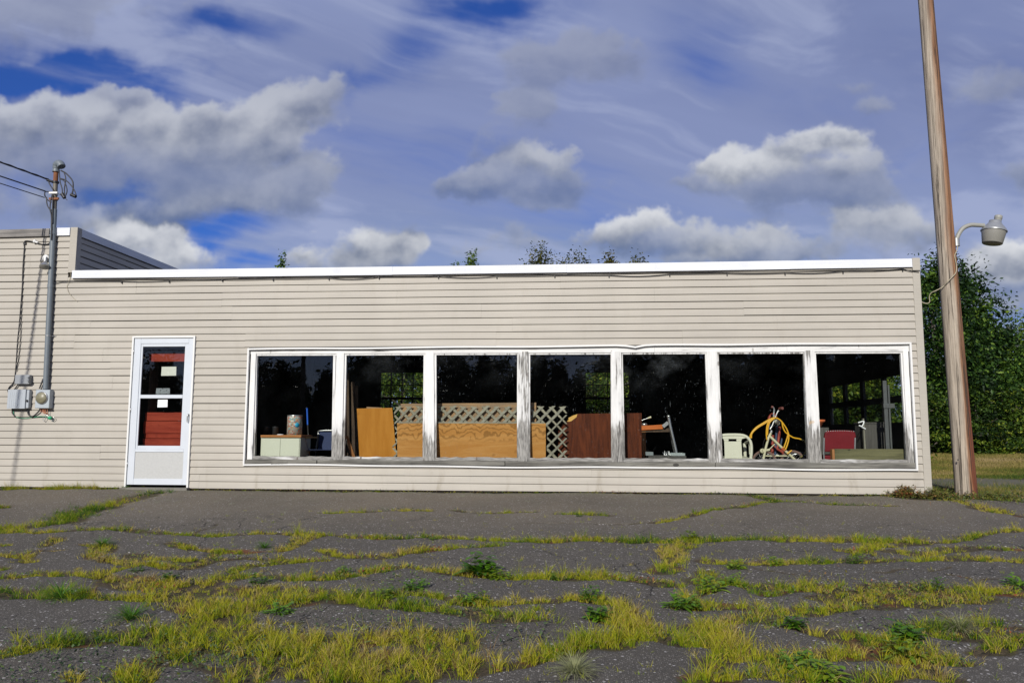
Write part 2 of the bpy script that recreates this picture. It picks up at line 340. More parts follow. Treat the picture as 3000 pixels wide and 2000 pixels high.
def plywood(name, c0, c1, wave=0.0, axis='x', rough=0.55, sc_=1.0, streak=0.35):
    m, t, b = newmat(name)
    st = (1.0, 9, 9) if axis == 'x' else (9, 9, 1.0)
    g = t.noise(t.v('MULTIPLY', t.pos, tuple(q*sc_ for q in st)), 1.0, 5, 0.55, 1.2)
    f = t.noise(t.v('MULTIPLY', t.pos, tuple(q*14 for q in st)), 1.0, 4, 0.6)
    c = t.mix(t.ramp(g, 0.3, 0.7), c0, c1)
    c = t.mix(t.m('MULTIPLY', t.ramp(f, 0.5, 0.75), streak), c, tuple(q*0.55 for q in c0))
    if wave:                           # cathedral figure of rotary-cut veneer along the upper half
        z = t.xyz(t.pos)[2]; x = t.xyz(t.pos)[0]
        w_ = t.m('ADD', t.m('MULTIPLY', t.m('SUBTRACT', t.noise(sc3(t, 4.6, 0, 4.2), 1.0, 3, 0.55), 0.5), 0.9),
                 t.m('MULTIPLY', t.m('ABSOLUTE', t.m('SINE', t.m('MULTIPLY', x, 13.5))), 0.10))
        ph = t.m('SINE', t.m('MULTIPLY', t.m('ADD', z, t.m('MULTIPLY', w_, 0.42)), 78))
        k = t.m('MULTIPLY', t.ramp(ph, 0.25, 0.9), t.ramp(z, wave-0.06, wave+0.08))
        c = t.mix(t.m('MULTIPLY', k, 0.62), c, tuple(q*0.40 for q in c0))
    sp = t.m('MULTIPLY', t.ramp(t.noise(t.pos, 5, 4), 0.66, 0.74), 0.4)
    c = t.mix(sp, c, tuple(q*0.45 for q in c0))
    t.put(b.inputs['Base Color'], c); b.inputs['Roughness'].default_value = rough; b.inputs['Specular IOR Level'].default_value = 0.12
    return m
def glass(name, dirt=0.0, seed=0.0, smear=0.0, refl=1.0):
    m = bpy.data.materials.new(name); m.use_nodes = True; t = NT(m.node_tree); t.n.clear()
    o = t.n.new('ShaderNodeOutputMaterial'); tcn = t.n.new('ShaderNodeTexCoord'); pos = t.v('ADD', tcn.outputs['Object'], (seed*5, 0, seed*3))
    lw = t.n.new('ShaderNodeLayerWeight'); lw.inputs[0].default_value = 0.5
    fr = t.m('MULTIPLY_ADD', t.m('POWER', lw.outputs['Facing'], 5.0), 0.9, 0.040*refl)
    tr = t.n.new('ShaderNodeBsdfTransparent'); tr.inputs[0].default_value = (0.95, 0.965, 0.96, 1)
    gl = t.n.new('ShaderNodeBsdfGlossy'); gl.inputs['Roughness'].default_value = 0.0
    bp = t.n.new('ShaderNodeBump'); bp.inputs['Strength'].default_value = 0.02; bp.inputs['Distance'].default_value = 0.02
    t.l.new(t.noise(pos, 1.5, 2), bp.inputs['Height']); t.l.new(bp.outputs[0], gl.inputs['Normal'])
    mx = t.n.new('ShaderNodeMixShader'); t.l.new(fr, mx.inputs[0]); t.l.new(tr.outputs[0], mx.inputs[1]); t.l.new(gl.outputs[0], mx.inputs[2])
    last = mx.outputs[0]
    di = t.n.new('ShaderNodeBsdfDiffuse'); di.inputs[0].default_value = (0.62, 0.68, 0.72, 1)
    x, y, z = t.xyz(pos)
    film = t.m('MULTIPLY', t.ramp(t.noise(pos, 2.5, 5, 0.6), 0.3, 0.8), 0.0012)
    fac = film
    if dirt:
        patch = t.ramp(t.noise(pos, 2.6, 3, 0.5), 0.42, 0.62)
        fl = t.ramp(t.noise(t.v('MULTIPLY', pos, (60, 1, 26)), 1.0, 4, 0.65), 0.66, 0.74)
        rot = t.comb(t.m('ADD', t.m('MULTIPLY', x, 0.8), t.m('MULTIPLY', z, 0.6)), 0, t.m('SUBTRACT', t.m('MULTIPLY', z, 0.8), t.m('MULTIPLY', x, 0.6)))
        scr = t.ramp(t.noise(t.v('MULTIPLY', rot, (9, 1, 130)), 1.0, 3, 0.6), 0.675, 0.75)
        ver = t.ramp(t.noise(t.v('MULTIPLY', pos, (140, 1, 8)), 1.0, 3, 0.6), 0.67, 0.75)
        d_ = t.m('MULTIPLY', t.m('ADD', t.m('ADD', fl, t.m('MULTIPLY', scr, 0.8)), t.m('MULTIPLY', ver, 0.7)), patch)
        fac = t.m('ADD', fac, t.m('MULTIPLY', d_, dirt))
    if smear:
        ln = t.ramp(t.noise(t.v('MULTIPLY', pos, (2.0, 1, 2.6)), 1.0, 4, 0.55), 0.44, 0.70); gr = t.noise(t.v('MULTIPLY', pos, (24, 1, 60)), 1.0, 4, 0.65)
        sm = t.m('MULTIPLY', ln, t.ramp(gr, 0.35, 0.75, 0.35, 1.0))
        fac = t.m('ADD', fac, t.m('MULTIPLY', t.m('MULTIPLY', sm, t.ramp(t.xyz(tcn.outputs['Object'])[2], 1.25, 1.98)), smear))
    m2 = t.n.new('ShaderNodeMixShader'); t.put(m2.inputs[0], t.m('MINIMUM', fac, 0.75)); t.l.new(last, m2.inputs[1]); t.l.new(di.outputs[0], m2.inputs[2])
    t.l.new(m2.outputs[0], o.inputs[0]); return m
def leafmat(name, stops, trans=0.35, rough=0.5, spec=0.25):
    """leaf or blade: the point attribute 'tone' runs through the colour stops"""
    m, t, b = newmat(name)
    at = t.n.new('ShaderNodeAttribute'); at.attribute_name = 'tone'
    c = None
    for i in range(len(stops)-1):
        f = t.ramp(at.outputs['Fac'], i/(len(stops)-1), (i+1)/(len(stops)-1), smooth=False)
        c = t.mix(f, stops[i] if c is None else c, stops[i+1])
    t.put(b.inputs['Base Color'], c); b.inputs['Roughness'].default_value = rough; b.inputs['Specular IOR Level'].default_value = spec
    tl = t.n.new('ShaderNodeBsdfTranslucent'); t.l.new(c, tl.inputs[0])
    mx = t.n.new('ShaderNodeMixShader'); mx.inputs[0].default_value = trans
    t.l.new(b.outputs[0], mx.inputs[1]); t.l.new(tl.outputs[0], mx.inputs[2])
    t.l.new(mx.outputs[0], t.n['Material Output'].inputs[0]); return m

M = {}
M['vinyl'] = vinyl('beige_vinyl', (0.398, 0.370, 0.322))
M['vinyl_post'] = vinyl('beige_vinyl_post', (0.39, 0.364, 0.315))
M['white_metal'] = vinyl('white_metal', (0.66, 0.68, 0.72))
M['white_trim'] = plain('white_trim', (0.68, 0.68, 0.665), 0.45, 0, 0.05, 4)
M['door_white'] = plain('door_white', (0.54, 0.575, 0.62), 0.4, 0, 0.06, 4)
M['kick'] = plain('kick_panel', (0.43, 0.435, 0.425), 0.5, 0, 0.14, 40)
M['old_neck'] = plain('weathered_neck', (0.15, 0.135, 0.11), 0.6, 0.1, 0.5, 20)
M['dark_gap'] = plain('dark_gap', (0.02, 0.02, 0.02), 0.9)
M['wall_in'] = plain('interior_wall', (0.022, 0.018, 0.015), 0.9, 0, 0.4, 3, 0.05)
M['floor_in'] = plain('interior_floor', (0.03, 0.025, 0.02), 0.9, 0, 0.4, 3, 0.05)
M['black'] = plain('black_rubber', (0.012, 0.012, 0.014), 0.5)
M['black_wood'] = plain('black_wood', (0.012, 0.011, 0.010), 0.7, 0, 0.3)
M['greyplastic'] = plain('grey_plastic', (0.36, 0.39, 0.42), 0.5, 0, 0.08)
M['boxgrey'] = plain('meter_grey', (0.36, 0.40, 0.43), 0.45, 0, 0.1)
M['smallbox'] = plain('grey_box', (0.25, 0.265, 0.28), 0.5, 0, 0.12)
M['pvc'] = plain('grey_conduit', (0.14, 0.165, 0.185), 0.45, 0, 0.18, 12)
M['galv'] = plain('galvanised', (0.36, 0.37, 0.37), 0.42, 0.55, 0.2, 14)
M['steel'] = plain('bare_steel', (0.55, 0.55, 0.54), 0.3, 0.85, 0.15, 14)
M['rust'] = plain('rusty_pipe', (0.20, 0.075, 0.03), 0.8, 0.1, 0.6, 22)
M['lampcream'] = plain('lamp_paint', (0.27, 0.27, 0.245), 0.5, 0, 0.12)
M['lens'] = plain('clouded_lens', (0.24, 0.235, 0.21), 0.35, 0, 0.12, 6)
M['cable_white'] = plain('cream_cable', (0.36, 0.32, 0.22), 0.6)
M['wire_green'] = plain('green_wire', (0.02, 0.30, 0.14), 0.5)
M['wire_copper'] = plain('copper_wire', (0.45, 0.16, 0.07), 0.5)
M['paper'] = plain('paper', (0.60, 0.60, 0.52), 0.8, 0, 0.05)
M['paper_white'] = plain('white_paper', (0.80, 0.81, 0.82), 0.8, 0, 0.03)
M['redwood'] = plywood('red_stained_wood', (0.195, 0.022, 0.011), (0.29, 0.045, 0.022), 0, 'x', 0.5)
M['ply_yellow'] = plywood('yellow_plywood', (0.40, 0.160, 0.022), (0.48, 0.210, 0.036), 0, 'z', 0.45, 0.7, 0.15)
M['ply_fir'] = plywood('fir_plywood', (0.56, 0.27, 0.075), (0.68, 0.37, 0.13), 0.72, 'x', 0.5, 0.8)
M['ply_old'] = plywood('old_plywood', (0.24, 0.17, 0.11), (0.42, 0.25, 0.12), 0, 'x', 0.6, 1.5)
M['board_pale'] = plywood('pale_board', (0.42, 0.24, 0.11), (0.52, 0.33, 0.17), 0, 'z', 0.6)
M['veneer'] = plywood('brown_veneer', (0.048, 0.011, 0.004), (0.125, 0.030, 0.009), 0, 'z', 0.6, 1.6)
M['torn'] = plain('torn_veneer', (0.62, 0.36, 0.09), 0.8, 0, 0.15)
M['lattice'] = greywood('lattice_wood', (0.15, 0.142, 0.105), (0.34, 0.32, 0.245), 'x', 3, False)
M['sill'] = greywood('sill_wood', (0.040, 0.038, 0.033), (0.225, 0.218, 0.19), 'x', 1)
M['fascia_old'] = greywood('old_fascia', (0.10, 0.095, 0.09), (0.30, 0.28, 0.26), 'x', 5)
M['plank_dark'] = greywood('dark_plank', (0.035, 0.022, 0.014), (0.10, 0.062, 0.035), 'z', 9)
M['timber'] = greywood('green_timber', (0.065, 0.06, 0.025), (0.15, 0.14, 0.065), 'x', 2)
M['crate'] = greywood('grey_crate', (0.045, 0.042, 0.038), (0.10, 0.095, 0.085), 'z', 4)
M['cabinet'] = plain('cream_cabinet', (0.55, 0.56, 0.44), 0.4, 0, 0.04)
M['cabtop'] = plywood('cabinet_top', (0.33, 0.13, 0.04), (0.44, 0.2, 0.075), 0, 'x', 0.5)
M['blue_cloth'] = plain('navy_cloth', (0.018, 0.030, 0.085), 0.8, 0, 0.2)
M['blue'] = plain('blue_paint', (0.015, 0.10, 0.50), 0.4)
M['armrest'] = plain('yellow_wood', (0.55, 0.33, 0.08), 0.5)
M['tin_dark'] = plain('dark_tin', (0.05, 0.055, 0.06), 0.4, 0.5)
M['resin'] = plain('cream_resin', (0.62, 0.61, 0.48), 0.45, 0, 0.05)
M['cream'] = plain('cream_enamel', (0.55, 0.52, 0.34), 0.35, 0, 0.08)
M['hose'] = plain('yellow_hose', (0.68, 0.36, 0.015), 0.4, 0, 0.1)
M['redpaint'] = plain('faded_red', (0.30, 0.05, 0.03), 0.45, 0, 0.2)
M['bluepaint'] = plain('dark_blue', (0.035, 0.06, 0.11), 0.45, 0, 0.2)
M['orange'] = plain('orange_plastic', (0.60, 0.15, 0.05), 0.5)
M['tyre'] = plain('faded_tyre', (0.16, 0.095, 0.075), 0.8)
M['grip'] = plain('brown_grip', (0.17, 0.055, 0.045), 0.6)
M['deskwood'] = plywood('orange_wood', (0.42, 0.105, 0.025), (0.54, 0.16, 0.045), 0, 'x', 0.35)
M['legwood'] = plywood('leg_wood', (0.26, 0.11, 0.04), (0.36, 0.17, 0.07), 0, 'z', 0.5)
M['sky_grey'] = plain('brushed_tray', (0.42, 0.47, 0.46), 0.35, 0.6)
def red_vinyl():
    m, t, b = newmat('red_vinyl'); c = t.mix(t.noise(t.pos, 6, 4), (0.115, 0.008, 0.012), (0.18, 0.012, 0.018))
    t.put(b.inputs['Base Color'], c); b.inputs['Roughness'].default_value = 0.5; b.inputs['Specular IOR Level'].default_value = 0.2
    bump(t, t.noise(sc3(t, 3, 3, 9), 1.0, 3, 0.5, 1.0), 0.25, 0.01); return m
M['red_vinyl'] = red_vinyl()
def tinmat():
    """retro tin printed with rows of little coloured blocks and one blue disc"""
    m, t, b = newmat('patterned_tin'); x, y, z = t.xyz(t.pos)
    a = t.m('MULTIPLY', t.m('ARCTAN2', x, y), 30/6.28318); cell = t.comb(t.m('FLOOR', a), t.m('FLOOR', t.m('MULTIPLY', z, 52)), 0)
    n = t.n.new('ShaderNodeTexWhiteNoise'); n.noise_dimensions = '2D'; t.l.new(cell, n.inputs['Vector'])
    v = n.outputs['Value']; c = (0.42, 0.40, 0.34)
    for lo, cc in ((0.40, (0.75, 0.72, 0.62)), (0.55, (0.50, 0.05, 0.03)), (0.74, (0.05, 0.35, 0.45)), (0.86, (0.55, 0.30, 0.06)), (0.94, (0.05, 0.10, 0.05))):
        c = t.mix(t.m('GREATER_THAN', v, lo), c, cc)
    fa = t.m('FRACT', a); fz = t.m('FRACT', t.m('MULTIPLY', z, 52))
    line = t.m('MAXIMUM', t.m('LESS_THAN', fa, 0.22), t.m('LESS_THAN', fz, 0.28))
    c = t.mix(line, c, (0.55, 0.53, 0.45))
    t.put(b.inputs['Base Color'], c); b.inputs['Roughness'].default_value = 0.35; b.inputs['Metallic'].default_value = 0.15; return m
M['tin'] = tinmat()
POLE_LEAN = 0.022
def polemat():
    m, t, b = newmat('pole_wood'); x, y, z = t.xyz(t.pos)
    g = t.noise(sc3(t, 34, 34, 1.1), 1.0, 7, 0.66, 0.3); f = t.noise(sc3(t, 120, 120, 5), 1.0, 5, 0.65); big = t.noise(sc3(t, 6, 6, 0.55), 1.0, 3, 0.5)
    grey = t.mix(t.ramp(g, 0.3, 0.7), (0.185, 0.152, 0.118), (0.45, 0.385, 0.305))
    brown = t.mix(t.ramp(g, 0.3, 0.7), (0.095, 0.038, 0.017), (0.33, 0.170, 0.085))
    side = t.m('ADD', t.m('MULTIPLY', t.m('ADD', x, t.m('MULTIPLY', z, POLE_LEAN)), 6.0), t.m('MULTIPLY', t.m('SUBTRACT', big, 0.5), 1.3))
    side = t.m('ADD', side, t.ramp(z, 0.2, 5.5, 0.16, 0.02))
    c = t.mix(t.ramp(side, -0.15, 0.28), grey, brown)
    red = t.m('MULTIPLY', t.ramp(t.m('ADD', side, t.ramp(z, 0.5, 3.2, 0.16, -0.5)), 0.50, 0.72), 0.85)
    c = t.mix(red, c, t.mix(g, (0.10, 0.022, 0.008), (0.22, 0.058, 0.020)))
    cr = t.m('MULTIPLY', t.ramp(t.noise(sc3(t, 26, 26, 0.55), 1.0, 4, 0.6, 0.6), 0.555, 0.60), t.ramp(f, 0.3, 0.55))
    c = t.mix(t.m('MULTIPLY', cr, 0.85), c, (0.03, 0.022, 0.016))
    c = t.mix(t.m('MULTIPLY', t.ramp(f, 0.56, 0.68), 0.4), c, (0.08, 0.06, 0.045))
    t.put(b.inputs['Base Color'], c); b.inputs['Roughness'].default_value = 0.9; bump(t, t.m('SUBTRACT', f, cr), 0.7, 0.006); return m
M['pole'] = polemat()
M['bark'] = greywood('bark', (0.05, 0.042, 0.034), (0.14, 0.12, 0.10), 'z', 11)
M['leaf_dark'] = leafmat('dark_leaf', [(0.0049, 0.0136, 0.0039), (0.0151, 0.0419, 0.0081), (0.0522, 0.1162, 0.0145), (0.2025, 0.3037, 0.0367)], 0.25)
M['leaf_mid'] = leafmat('mid_leaf', [(0.0155, 0.0403, 0.0093), (0.0465, 0.1023, 0.0155), (0.1085, 0.1783, 0.0248), (0.2015, 0.2635, 0.0388)], 0.3)
M['leaf_shrub'] = leafmat('shrub_leaf', [(0.0049, 0.0136, 0.0030), (0.0209, 0.0489, 0.0070), (0.0901, 0.1569, 0.0160), (0.3129, 0.3498, 0.0367)], 0.3)
M['needle'] = leafmat('needle', [(0.006, 0.014, 0.006), (0.014, 0.030, 0.012), (0.025, 0.045, 0.015)], 0.15)
M['blade'] = leafmat('grass_blade', [(0.030, 0.090, 0.010), (0.110, 0.205, 0.010), (0.300, 0.340, 0.014), (0.46, 0.405, 0.03), (0.46, 0.36, 0.15), (0.16, 0.075, 0.035)], 0.40, 0.55, 0.15)
M['field_blade'] = leafmat('field_blade', [(0.0438, 0.0875, 0.0150), (0.1063, 0.1375, 0.0250), (0.2063, 0.1875, 0.0438), (0.3000, 0.2313, 0.0813), (0.4250, 0.3250, 0.1625)], 0.30, 0.7, 0.1)
M['leaf_brown'] = leafmat('brownish_leaf', [(0.020, 0.035, 0.008), (0.065, 0.080, 0.016), (0.125, 0.115, 0.030)], 0.3)
M['weed'] = leafmat('weed_leaf', [(0.022, 0.085, 0.008), (0.060, 0.165, 0.010), (0.150, 0.270, 0.016), (0.27, 0.32, 0.02)], 0.35, 0.42, 0.35)
M['straw_weed'] = leafmat('straw_leaf', [(0.10, 0.13, 0.04), (0.30, 0.31, 0.15), (0.45, 0.42, 0.25)], 0.3, 0.6, 0.2)
M['ground_leaf'] = leafmat('ground_leaf', [(0.030, 0.055, 0.025), (0.085, 0.125, 0.060), (0.13, 0.19, 0.03), (0.21, 0.16, 0.05), (0.24, 0.075, 0.03)], 0.2, 0.6, 0.2)
M['track'] = plain('dull_track', (0.10, 0.105, 0.105), 0.5, 0.4, 0.25, 14)
M['pale_post'] = greywood('pale_post', (0.12, 0.115, 0.09), (0.24, 0.23, 0.18), 'z', 6, False)
# ------------------------------------------------------------------ the building
bld = empty('shop_building', (-2.0, 0, 0))
tag(bld, 'long low shop clad in beige vinyl siding with a row of seven peeling shop windows', 'building')
LAP, Z0 = 0.101, 0.019
XR = 4.69                                   # right corner
def zr(a, b):                               # height along the front through two photo points
    p, q = W(*a), W(*b); return lambda x: p.z+(q.z-p.z)*(x-p.x)/(q.x-p.x)
def cx(pt, pb, y=0.0): return 0.5*(W(pt, 1050, y).x+W(pb, 1345, y).x)
def beam(mb, x0, x1, y0, y1, zb, zt, n=1):
    xs = [x0+(x1-x0)*i/n for i in range(n+1)]
    vs = []
    for x in xs: vs += [(x, y0, zb(x)), (x, y1, zb(x)), (x, y1, zt(x)), (x, y0, zt(x))]
    fs = [(0, 3, 2, 1), (4*n, 4*n+1, 4*n+2, 4*n+3)]
    for i in range(n):
        a = 4*i
        for k in range(4): fs.append((a+k, a+(k+1) % 4, a+4+(k+1) % 4, a+4+k))
    return mb.add(vs, fs)

DX0, DX1 = cx(391.5, 391.5-7.5)-.0, W(575.7, 985).x*.5+W(555.3, 1425).x*.5
DX0 = W(391.5, 985).x*.5+W(369, 1421).x*.5
DZ1 = W(391.5, 985.7).z
trim_t = zr((727.6, 1020.7), (2664.6, 1003)); trim_b = zr((716.6, 1362.5), (2687.6, 1378))
WX0 = W(727.6, 1020.7).x*.5+W(716.6, 1362.5).x*.5; WX1 = W(2664.6, 1003).x*.5+W(2687.6, 1378).x*.5
XT = -7.465                                  # right face of the taller block
ZF0, ZF1 = 3.082, 3.196                      # wing fascia
ZTOP = 3.855

def siding(mb, x0, x1, z0, z1, holes, tf, seed):
    rr = random.Random(seed)
    k0 = int((z0-Z0)/LAP+1e-6)
    seams = {}
    k = k0
    while Z0+k*LAP < z1-0.004:
        zb, zt = Z0+k*LAP, min(Z0+(k+1)*LAP-0.0080, z1)
        pr_ = k//2
        if pr_ not in seams:
            s, xs = x0+rr.uniform(.6, 3.6), []
            while s < x1-0.4: xs.append((s, rr.uniform(-.0028, .0028))); s += rr.choice((3.66, 3.66, 2.6))
            seams[pr_] = (rr.uniform(-.002, .002), xs)
        cuts = [(x0, x1, zb, zt)]
        for hx0, hx1, hz0, hz1 in holes:
            new = []
            for a, b, c, d in cuts:
                if hx1 <= a or hx0 >= b or hz1 <= c or hz0 >= d: new.append((a, b, c, d)); continue
                if a < hx0: new.append((a, hx0, c, d))
                if b > hx1: new.append((hx1, b, c, d))
                m0, m1 = max(a, hx0), min(b, hx1)
                if c < hz0: new.append((m0, m1, c, hz0))
                if d > hz1: new.append((m0, m1, hz1, d))
            cuts = new
        dz0, xs = seams[pr_]
        for a, b, c, d in cuts:
            if b-a < .003 or d-c < .003: continue
            edges = [a]+[s for s, _ in xs if a < s < b]+[b]
            for e0, e1 in zip(edges[:-1], edges[1:]):
                dz = dz0
                for s, q in xs:
                    if e0 >= s-1e-6: dz = q
                yoff = 0.0012*((round(dz*1e5)) % 3)
                def yy(z): return -(0.0200-0.0135*((z-zb)/(LAP-0.0080))**1.35)-yoff
                zz = [c+(d-c)*t for t in (0, .25, .5, .75, 1)]
                prof = [(0.0, c)]+[(yy(z), z) for z in zz]+[(0.0, d)]
                vs = [(e0+.0004, y, z+dz) for y, z in prof]+[(e1-.0004, y, z+dz) for y, z in prof]
                n = len(prof)
                mb.add([tf(*v) for v in vs], [(i, i+n, i+n+1, i+1) for i in range(n-1)]+[tuple(range(n)), tuple(range(2*n-1, n-1, -1))])
        k += 1
door_hole = (DX0+.004, DX1-.004, -1, DZ1-.004)
win_hole = (WX0+.006, WX1-.006, trim_b(0)+.012, trim_t(0)-.006)
mb = MB(); ident = lambda x, y, z: (x, y, z)
siding(mb, -14.0, XR-.075, 0.0, ZF0+.02, [door_hole, win_hole], ident, 3)
siding(mb, -14.0, XT-.075, ZF0+.02, 3.735, [], ident, 5)
mb.build('siding', M['vinyl'], bld)
mb = MB(); siding(mb, 0.02, 8.0, 3.0, 3.73, [], lambda x, y, z: (XT-y*1.0, x, z), 8)      # right flank of the taller block
mb.build('siding', M['vinyl'], bld)
GY0, GY1, GZ1 = 0.36, 3.86, 1.95
mb = MB(); siding(mb, 0.06, 7.1, 0.0, ZF0+.02, [(GY0, GY1, -1, GZ1)], lambda x, y, z: (XR-.016-y, x, z), 12)
mb.build('siding', M['vinyl'], bld)

# sheathing behind the siding, with the real openings
FY = 0.0015
hx = lambda mb, a, b, c, d, y0=FY, y1=0.11: mb.box(a, b, y0, y1, c, d)
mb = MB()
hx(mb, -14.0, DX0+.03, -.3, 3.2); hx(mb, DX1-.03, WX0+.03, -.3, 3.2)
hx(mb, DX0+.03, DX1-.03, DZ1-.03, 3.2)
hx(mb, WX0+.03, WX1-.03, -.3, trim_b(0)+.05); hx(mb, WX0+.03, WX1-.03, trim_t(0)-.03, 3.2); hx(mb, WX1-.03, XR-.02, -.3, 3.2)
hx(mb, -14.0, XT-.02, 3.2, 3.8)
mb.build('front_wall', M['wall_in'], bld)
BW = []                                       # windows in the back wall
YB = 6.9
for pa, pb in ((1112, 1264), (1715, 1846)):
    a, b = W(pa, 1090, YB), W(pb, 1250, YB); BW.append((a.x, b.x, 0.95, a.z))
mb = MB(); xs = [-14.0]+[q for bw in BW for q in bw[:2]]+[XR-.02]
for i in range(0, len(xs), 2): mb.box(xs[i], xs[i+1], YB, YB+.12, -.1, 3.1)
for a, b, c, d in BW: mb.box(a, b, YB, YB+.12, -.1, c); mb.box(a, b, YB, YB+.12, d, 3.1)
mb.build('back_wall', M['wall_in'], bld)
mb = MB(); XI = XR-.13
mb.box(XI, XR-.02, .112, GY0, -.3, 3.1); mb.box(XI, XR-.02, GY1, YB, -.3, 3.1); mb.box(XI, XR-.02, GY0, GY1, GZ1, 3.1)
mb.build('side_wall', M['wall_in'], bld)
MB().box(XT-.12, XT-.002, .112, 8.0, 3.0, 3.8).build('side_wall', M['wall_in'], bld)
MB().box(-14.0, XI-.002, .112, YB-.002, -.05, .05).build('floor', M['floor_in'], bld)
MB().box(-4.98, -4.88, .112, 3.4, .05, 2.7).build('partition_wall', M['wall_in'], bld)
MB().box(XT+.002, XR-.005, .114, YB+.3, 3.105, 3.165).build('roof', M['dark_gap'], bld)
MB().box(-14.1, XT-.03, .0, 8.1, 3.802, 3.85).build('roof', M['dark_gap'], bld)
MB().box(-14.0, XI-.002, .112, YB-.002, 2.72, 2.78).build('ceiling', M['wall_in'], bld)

# white metal fascia along the wing, in lengths that meet at joints
ft = zr((213.8, 795.2), (2669, 760.7))
ftop = lambda x: ZF1+.012*((x+1.5)/6)**2-.008
mb = MB(); j = [XT+.004, W(700, 780).x, W(1152, 780).x, W(1660, 775).x, W(2312, 765).x, XR-.085]
for i, (a, b) in enumerate(zip(j[:-1], j[1:])):
    o = .0025*(i % 2)
    beam(mb, a+.0006, b-.0006, -.046-o, .11, lambda x: ftop(x)-.112-o*.6, lambda x: ftop(x)+o*.3, 6)
    beam(mb, a+.0006, b-.0006, -.052-o, -.046-o, lambda x: ftop(x)-.118-o, lambda x: ftop(x)-.106, 6)
mb.build('fascia', M['white_metal'], bld)
MB().box(XR-.083, XR+.018, -.05, .12, ftop(XR)-.165, ftop(XR)+.008).build('fascia_end', M['vinyl_post'], bld, .004)
# tall block: shaded side fascia, old board and bright piece on the front
MB().box(XT-.03, XT+.034, .0, 8.1, 3.742, 3.858).build('fascia', M['white_metal'], bld)
p0, p1 = W(149, 672), W(0, 701)
mb = MB(); beam(mb, -14.0, W(150, 680).x, -.05, .0, lambda x: 3.725+.004*math.sin(x*3), lambda x: 3.842+.004*math.sin(x*2.3), 10)
mb.build('weathered_board', M['fascia_old'], bld)
MB().box(W(152, 680).x, XT-.076, -.044, .0, 3.735, 3.853).build('fascia', M['white_metal'], bld)
MB().box(XT-.075, XT+.036, -.028, .0, 3.172, 3.862).box(XT-.0, XT+.036, .0, .085, 3.20, 3.862).build('corner_post', M['vinyl_post'], bld, .003)
MB().box(XR-.078, XR+.02, -.026, .0, .0, ftop(XR)-.167).box(XR-.012, XR+.02, .0, .09, .0, ftop(XR)-.167).build('corner_post', M['vinyl_post'], bld, .003)

# ------------------------------------------------------------------ shop window row
dip = lambda x: -.030*math.exp(-((x-W(1858, 1015).x)/.11)**2)+.010*math.exp(-((x-W(1990, 1015).x)/.5)**2)+.004*math.sin(x*2.7)
mb = MB()
beam(mb, WX0, WX1, -.052, -.002, lambda x: trim_t(x)-.024+dip(x), lambda x: trim_t(x)+dip(x)*.9, 70)
sagb = lambda x: .006*math.sin(x*1.3)+.004*math.sin(x*3.1+1)
beam(mb, WX0, WX1, -.050, -.002, lambda x: trim_b(x)+sagb(x), lambda x: trim_b(x)+.021+sagb(x), 50)
for a in (WX0, WX1-.024): beam(mb, a, a+.024, -.051, -.003, lambda x: trim_b(x)+.02, lambda x: trim_t(x)-.022)
mb.build('window_trim', M['white_trim'], bld, .002)
head_b = zr((770, 1035.5), (2600, 1025)); glass_t = zr((800, 1041), (2600, 1034)); glass_b = zr((800, 1335), (2600, 1345))
mb = MB(); xx = [WX0+.024, -1.9, 1.1, 2.9, WX1-.024]
for i, (a, b) in enumerate(zip(xx[:-1], xx[1:])): beam(mb, a+.001, b-.001, -.004-.002*(i % 2), .10, lambda x: glass_t(x)+.022, lambda x: trim_t(x)-.02, 8)
mb.build('window_header', peel('peeling_header', 0.40, 1.0, True), bld)
mb = MB(); rr = random.Random(4); edges = [WX0+.024, W(930, 1360).x, W(1480, 1360).x, W(2095, 1360).x, WX1-.024]
for i, (a, b) in enumerate(zip(edges[:-1], edges[1:])):
    beam(mb, a+.004, b-.004, -.040+.012*(i % 2), .06, lambda x: trim_b(x)+.021+.004*(i % 2), lambda x: glass_b(x)-.050+.006*math.sin(x*4+i)+(.004 if i == 3 else 0), 16)
mb.build('window_sill', M['sill'], bld, .004)
mb = MB()                                      # splintered end of the sill board
a = W(795, 1361, -.03); mb.hexa(a, a+Vector((.24, 0, .012)), a+Vector((.23, 0, .05)), a+Vector((.01, 0, .035)), (0, -.02, .004)); mb.build('window_sill', M['sill'], bld)
MUL = [(734.8, 749.6, 722.8, 738.8), (985.3, 1008, 976, 1001.4), (1246.5, 1270.6, 1243, 1273), (1519, 1548, 1518.6, 1549.6),
       (1790.5, 1820, 1793, 1826), (2071, 2101, 2077, 2112), (2357, 2387.6, 2369, 2404), (2646, 2661.6, 2660, 2678)]
GLS = [(754.9, 977.3, 747.7, 972), (1016, 1241.7, 1009.4, 1238.4), (1278.8, 1515.4, 1279.5, 1514.6), (1553.4, 1789, 1553, 1790.5),
       (1824, 2065.3, 1830.9, 2076), (2104.7, 2352.4, 2116, 2367.7), (2389, 2637, 2406, 2655.5)]
wear = [(.22, .12), (.16, .48), (.06, .44), (.60, .18), (.44, .28), (.32, .20), (.44, .26), (.30, .26)]
lab = [None, None, None, 'window mullion worn to bare grey wood', None, 'window mullion with dark knots showing through the paint', None, None]
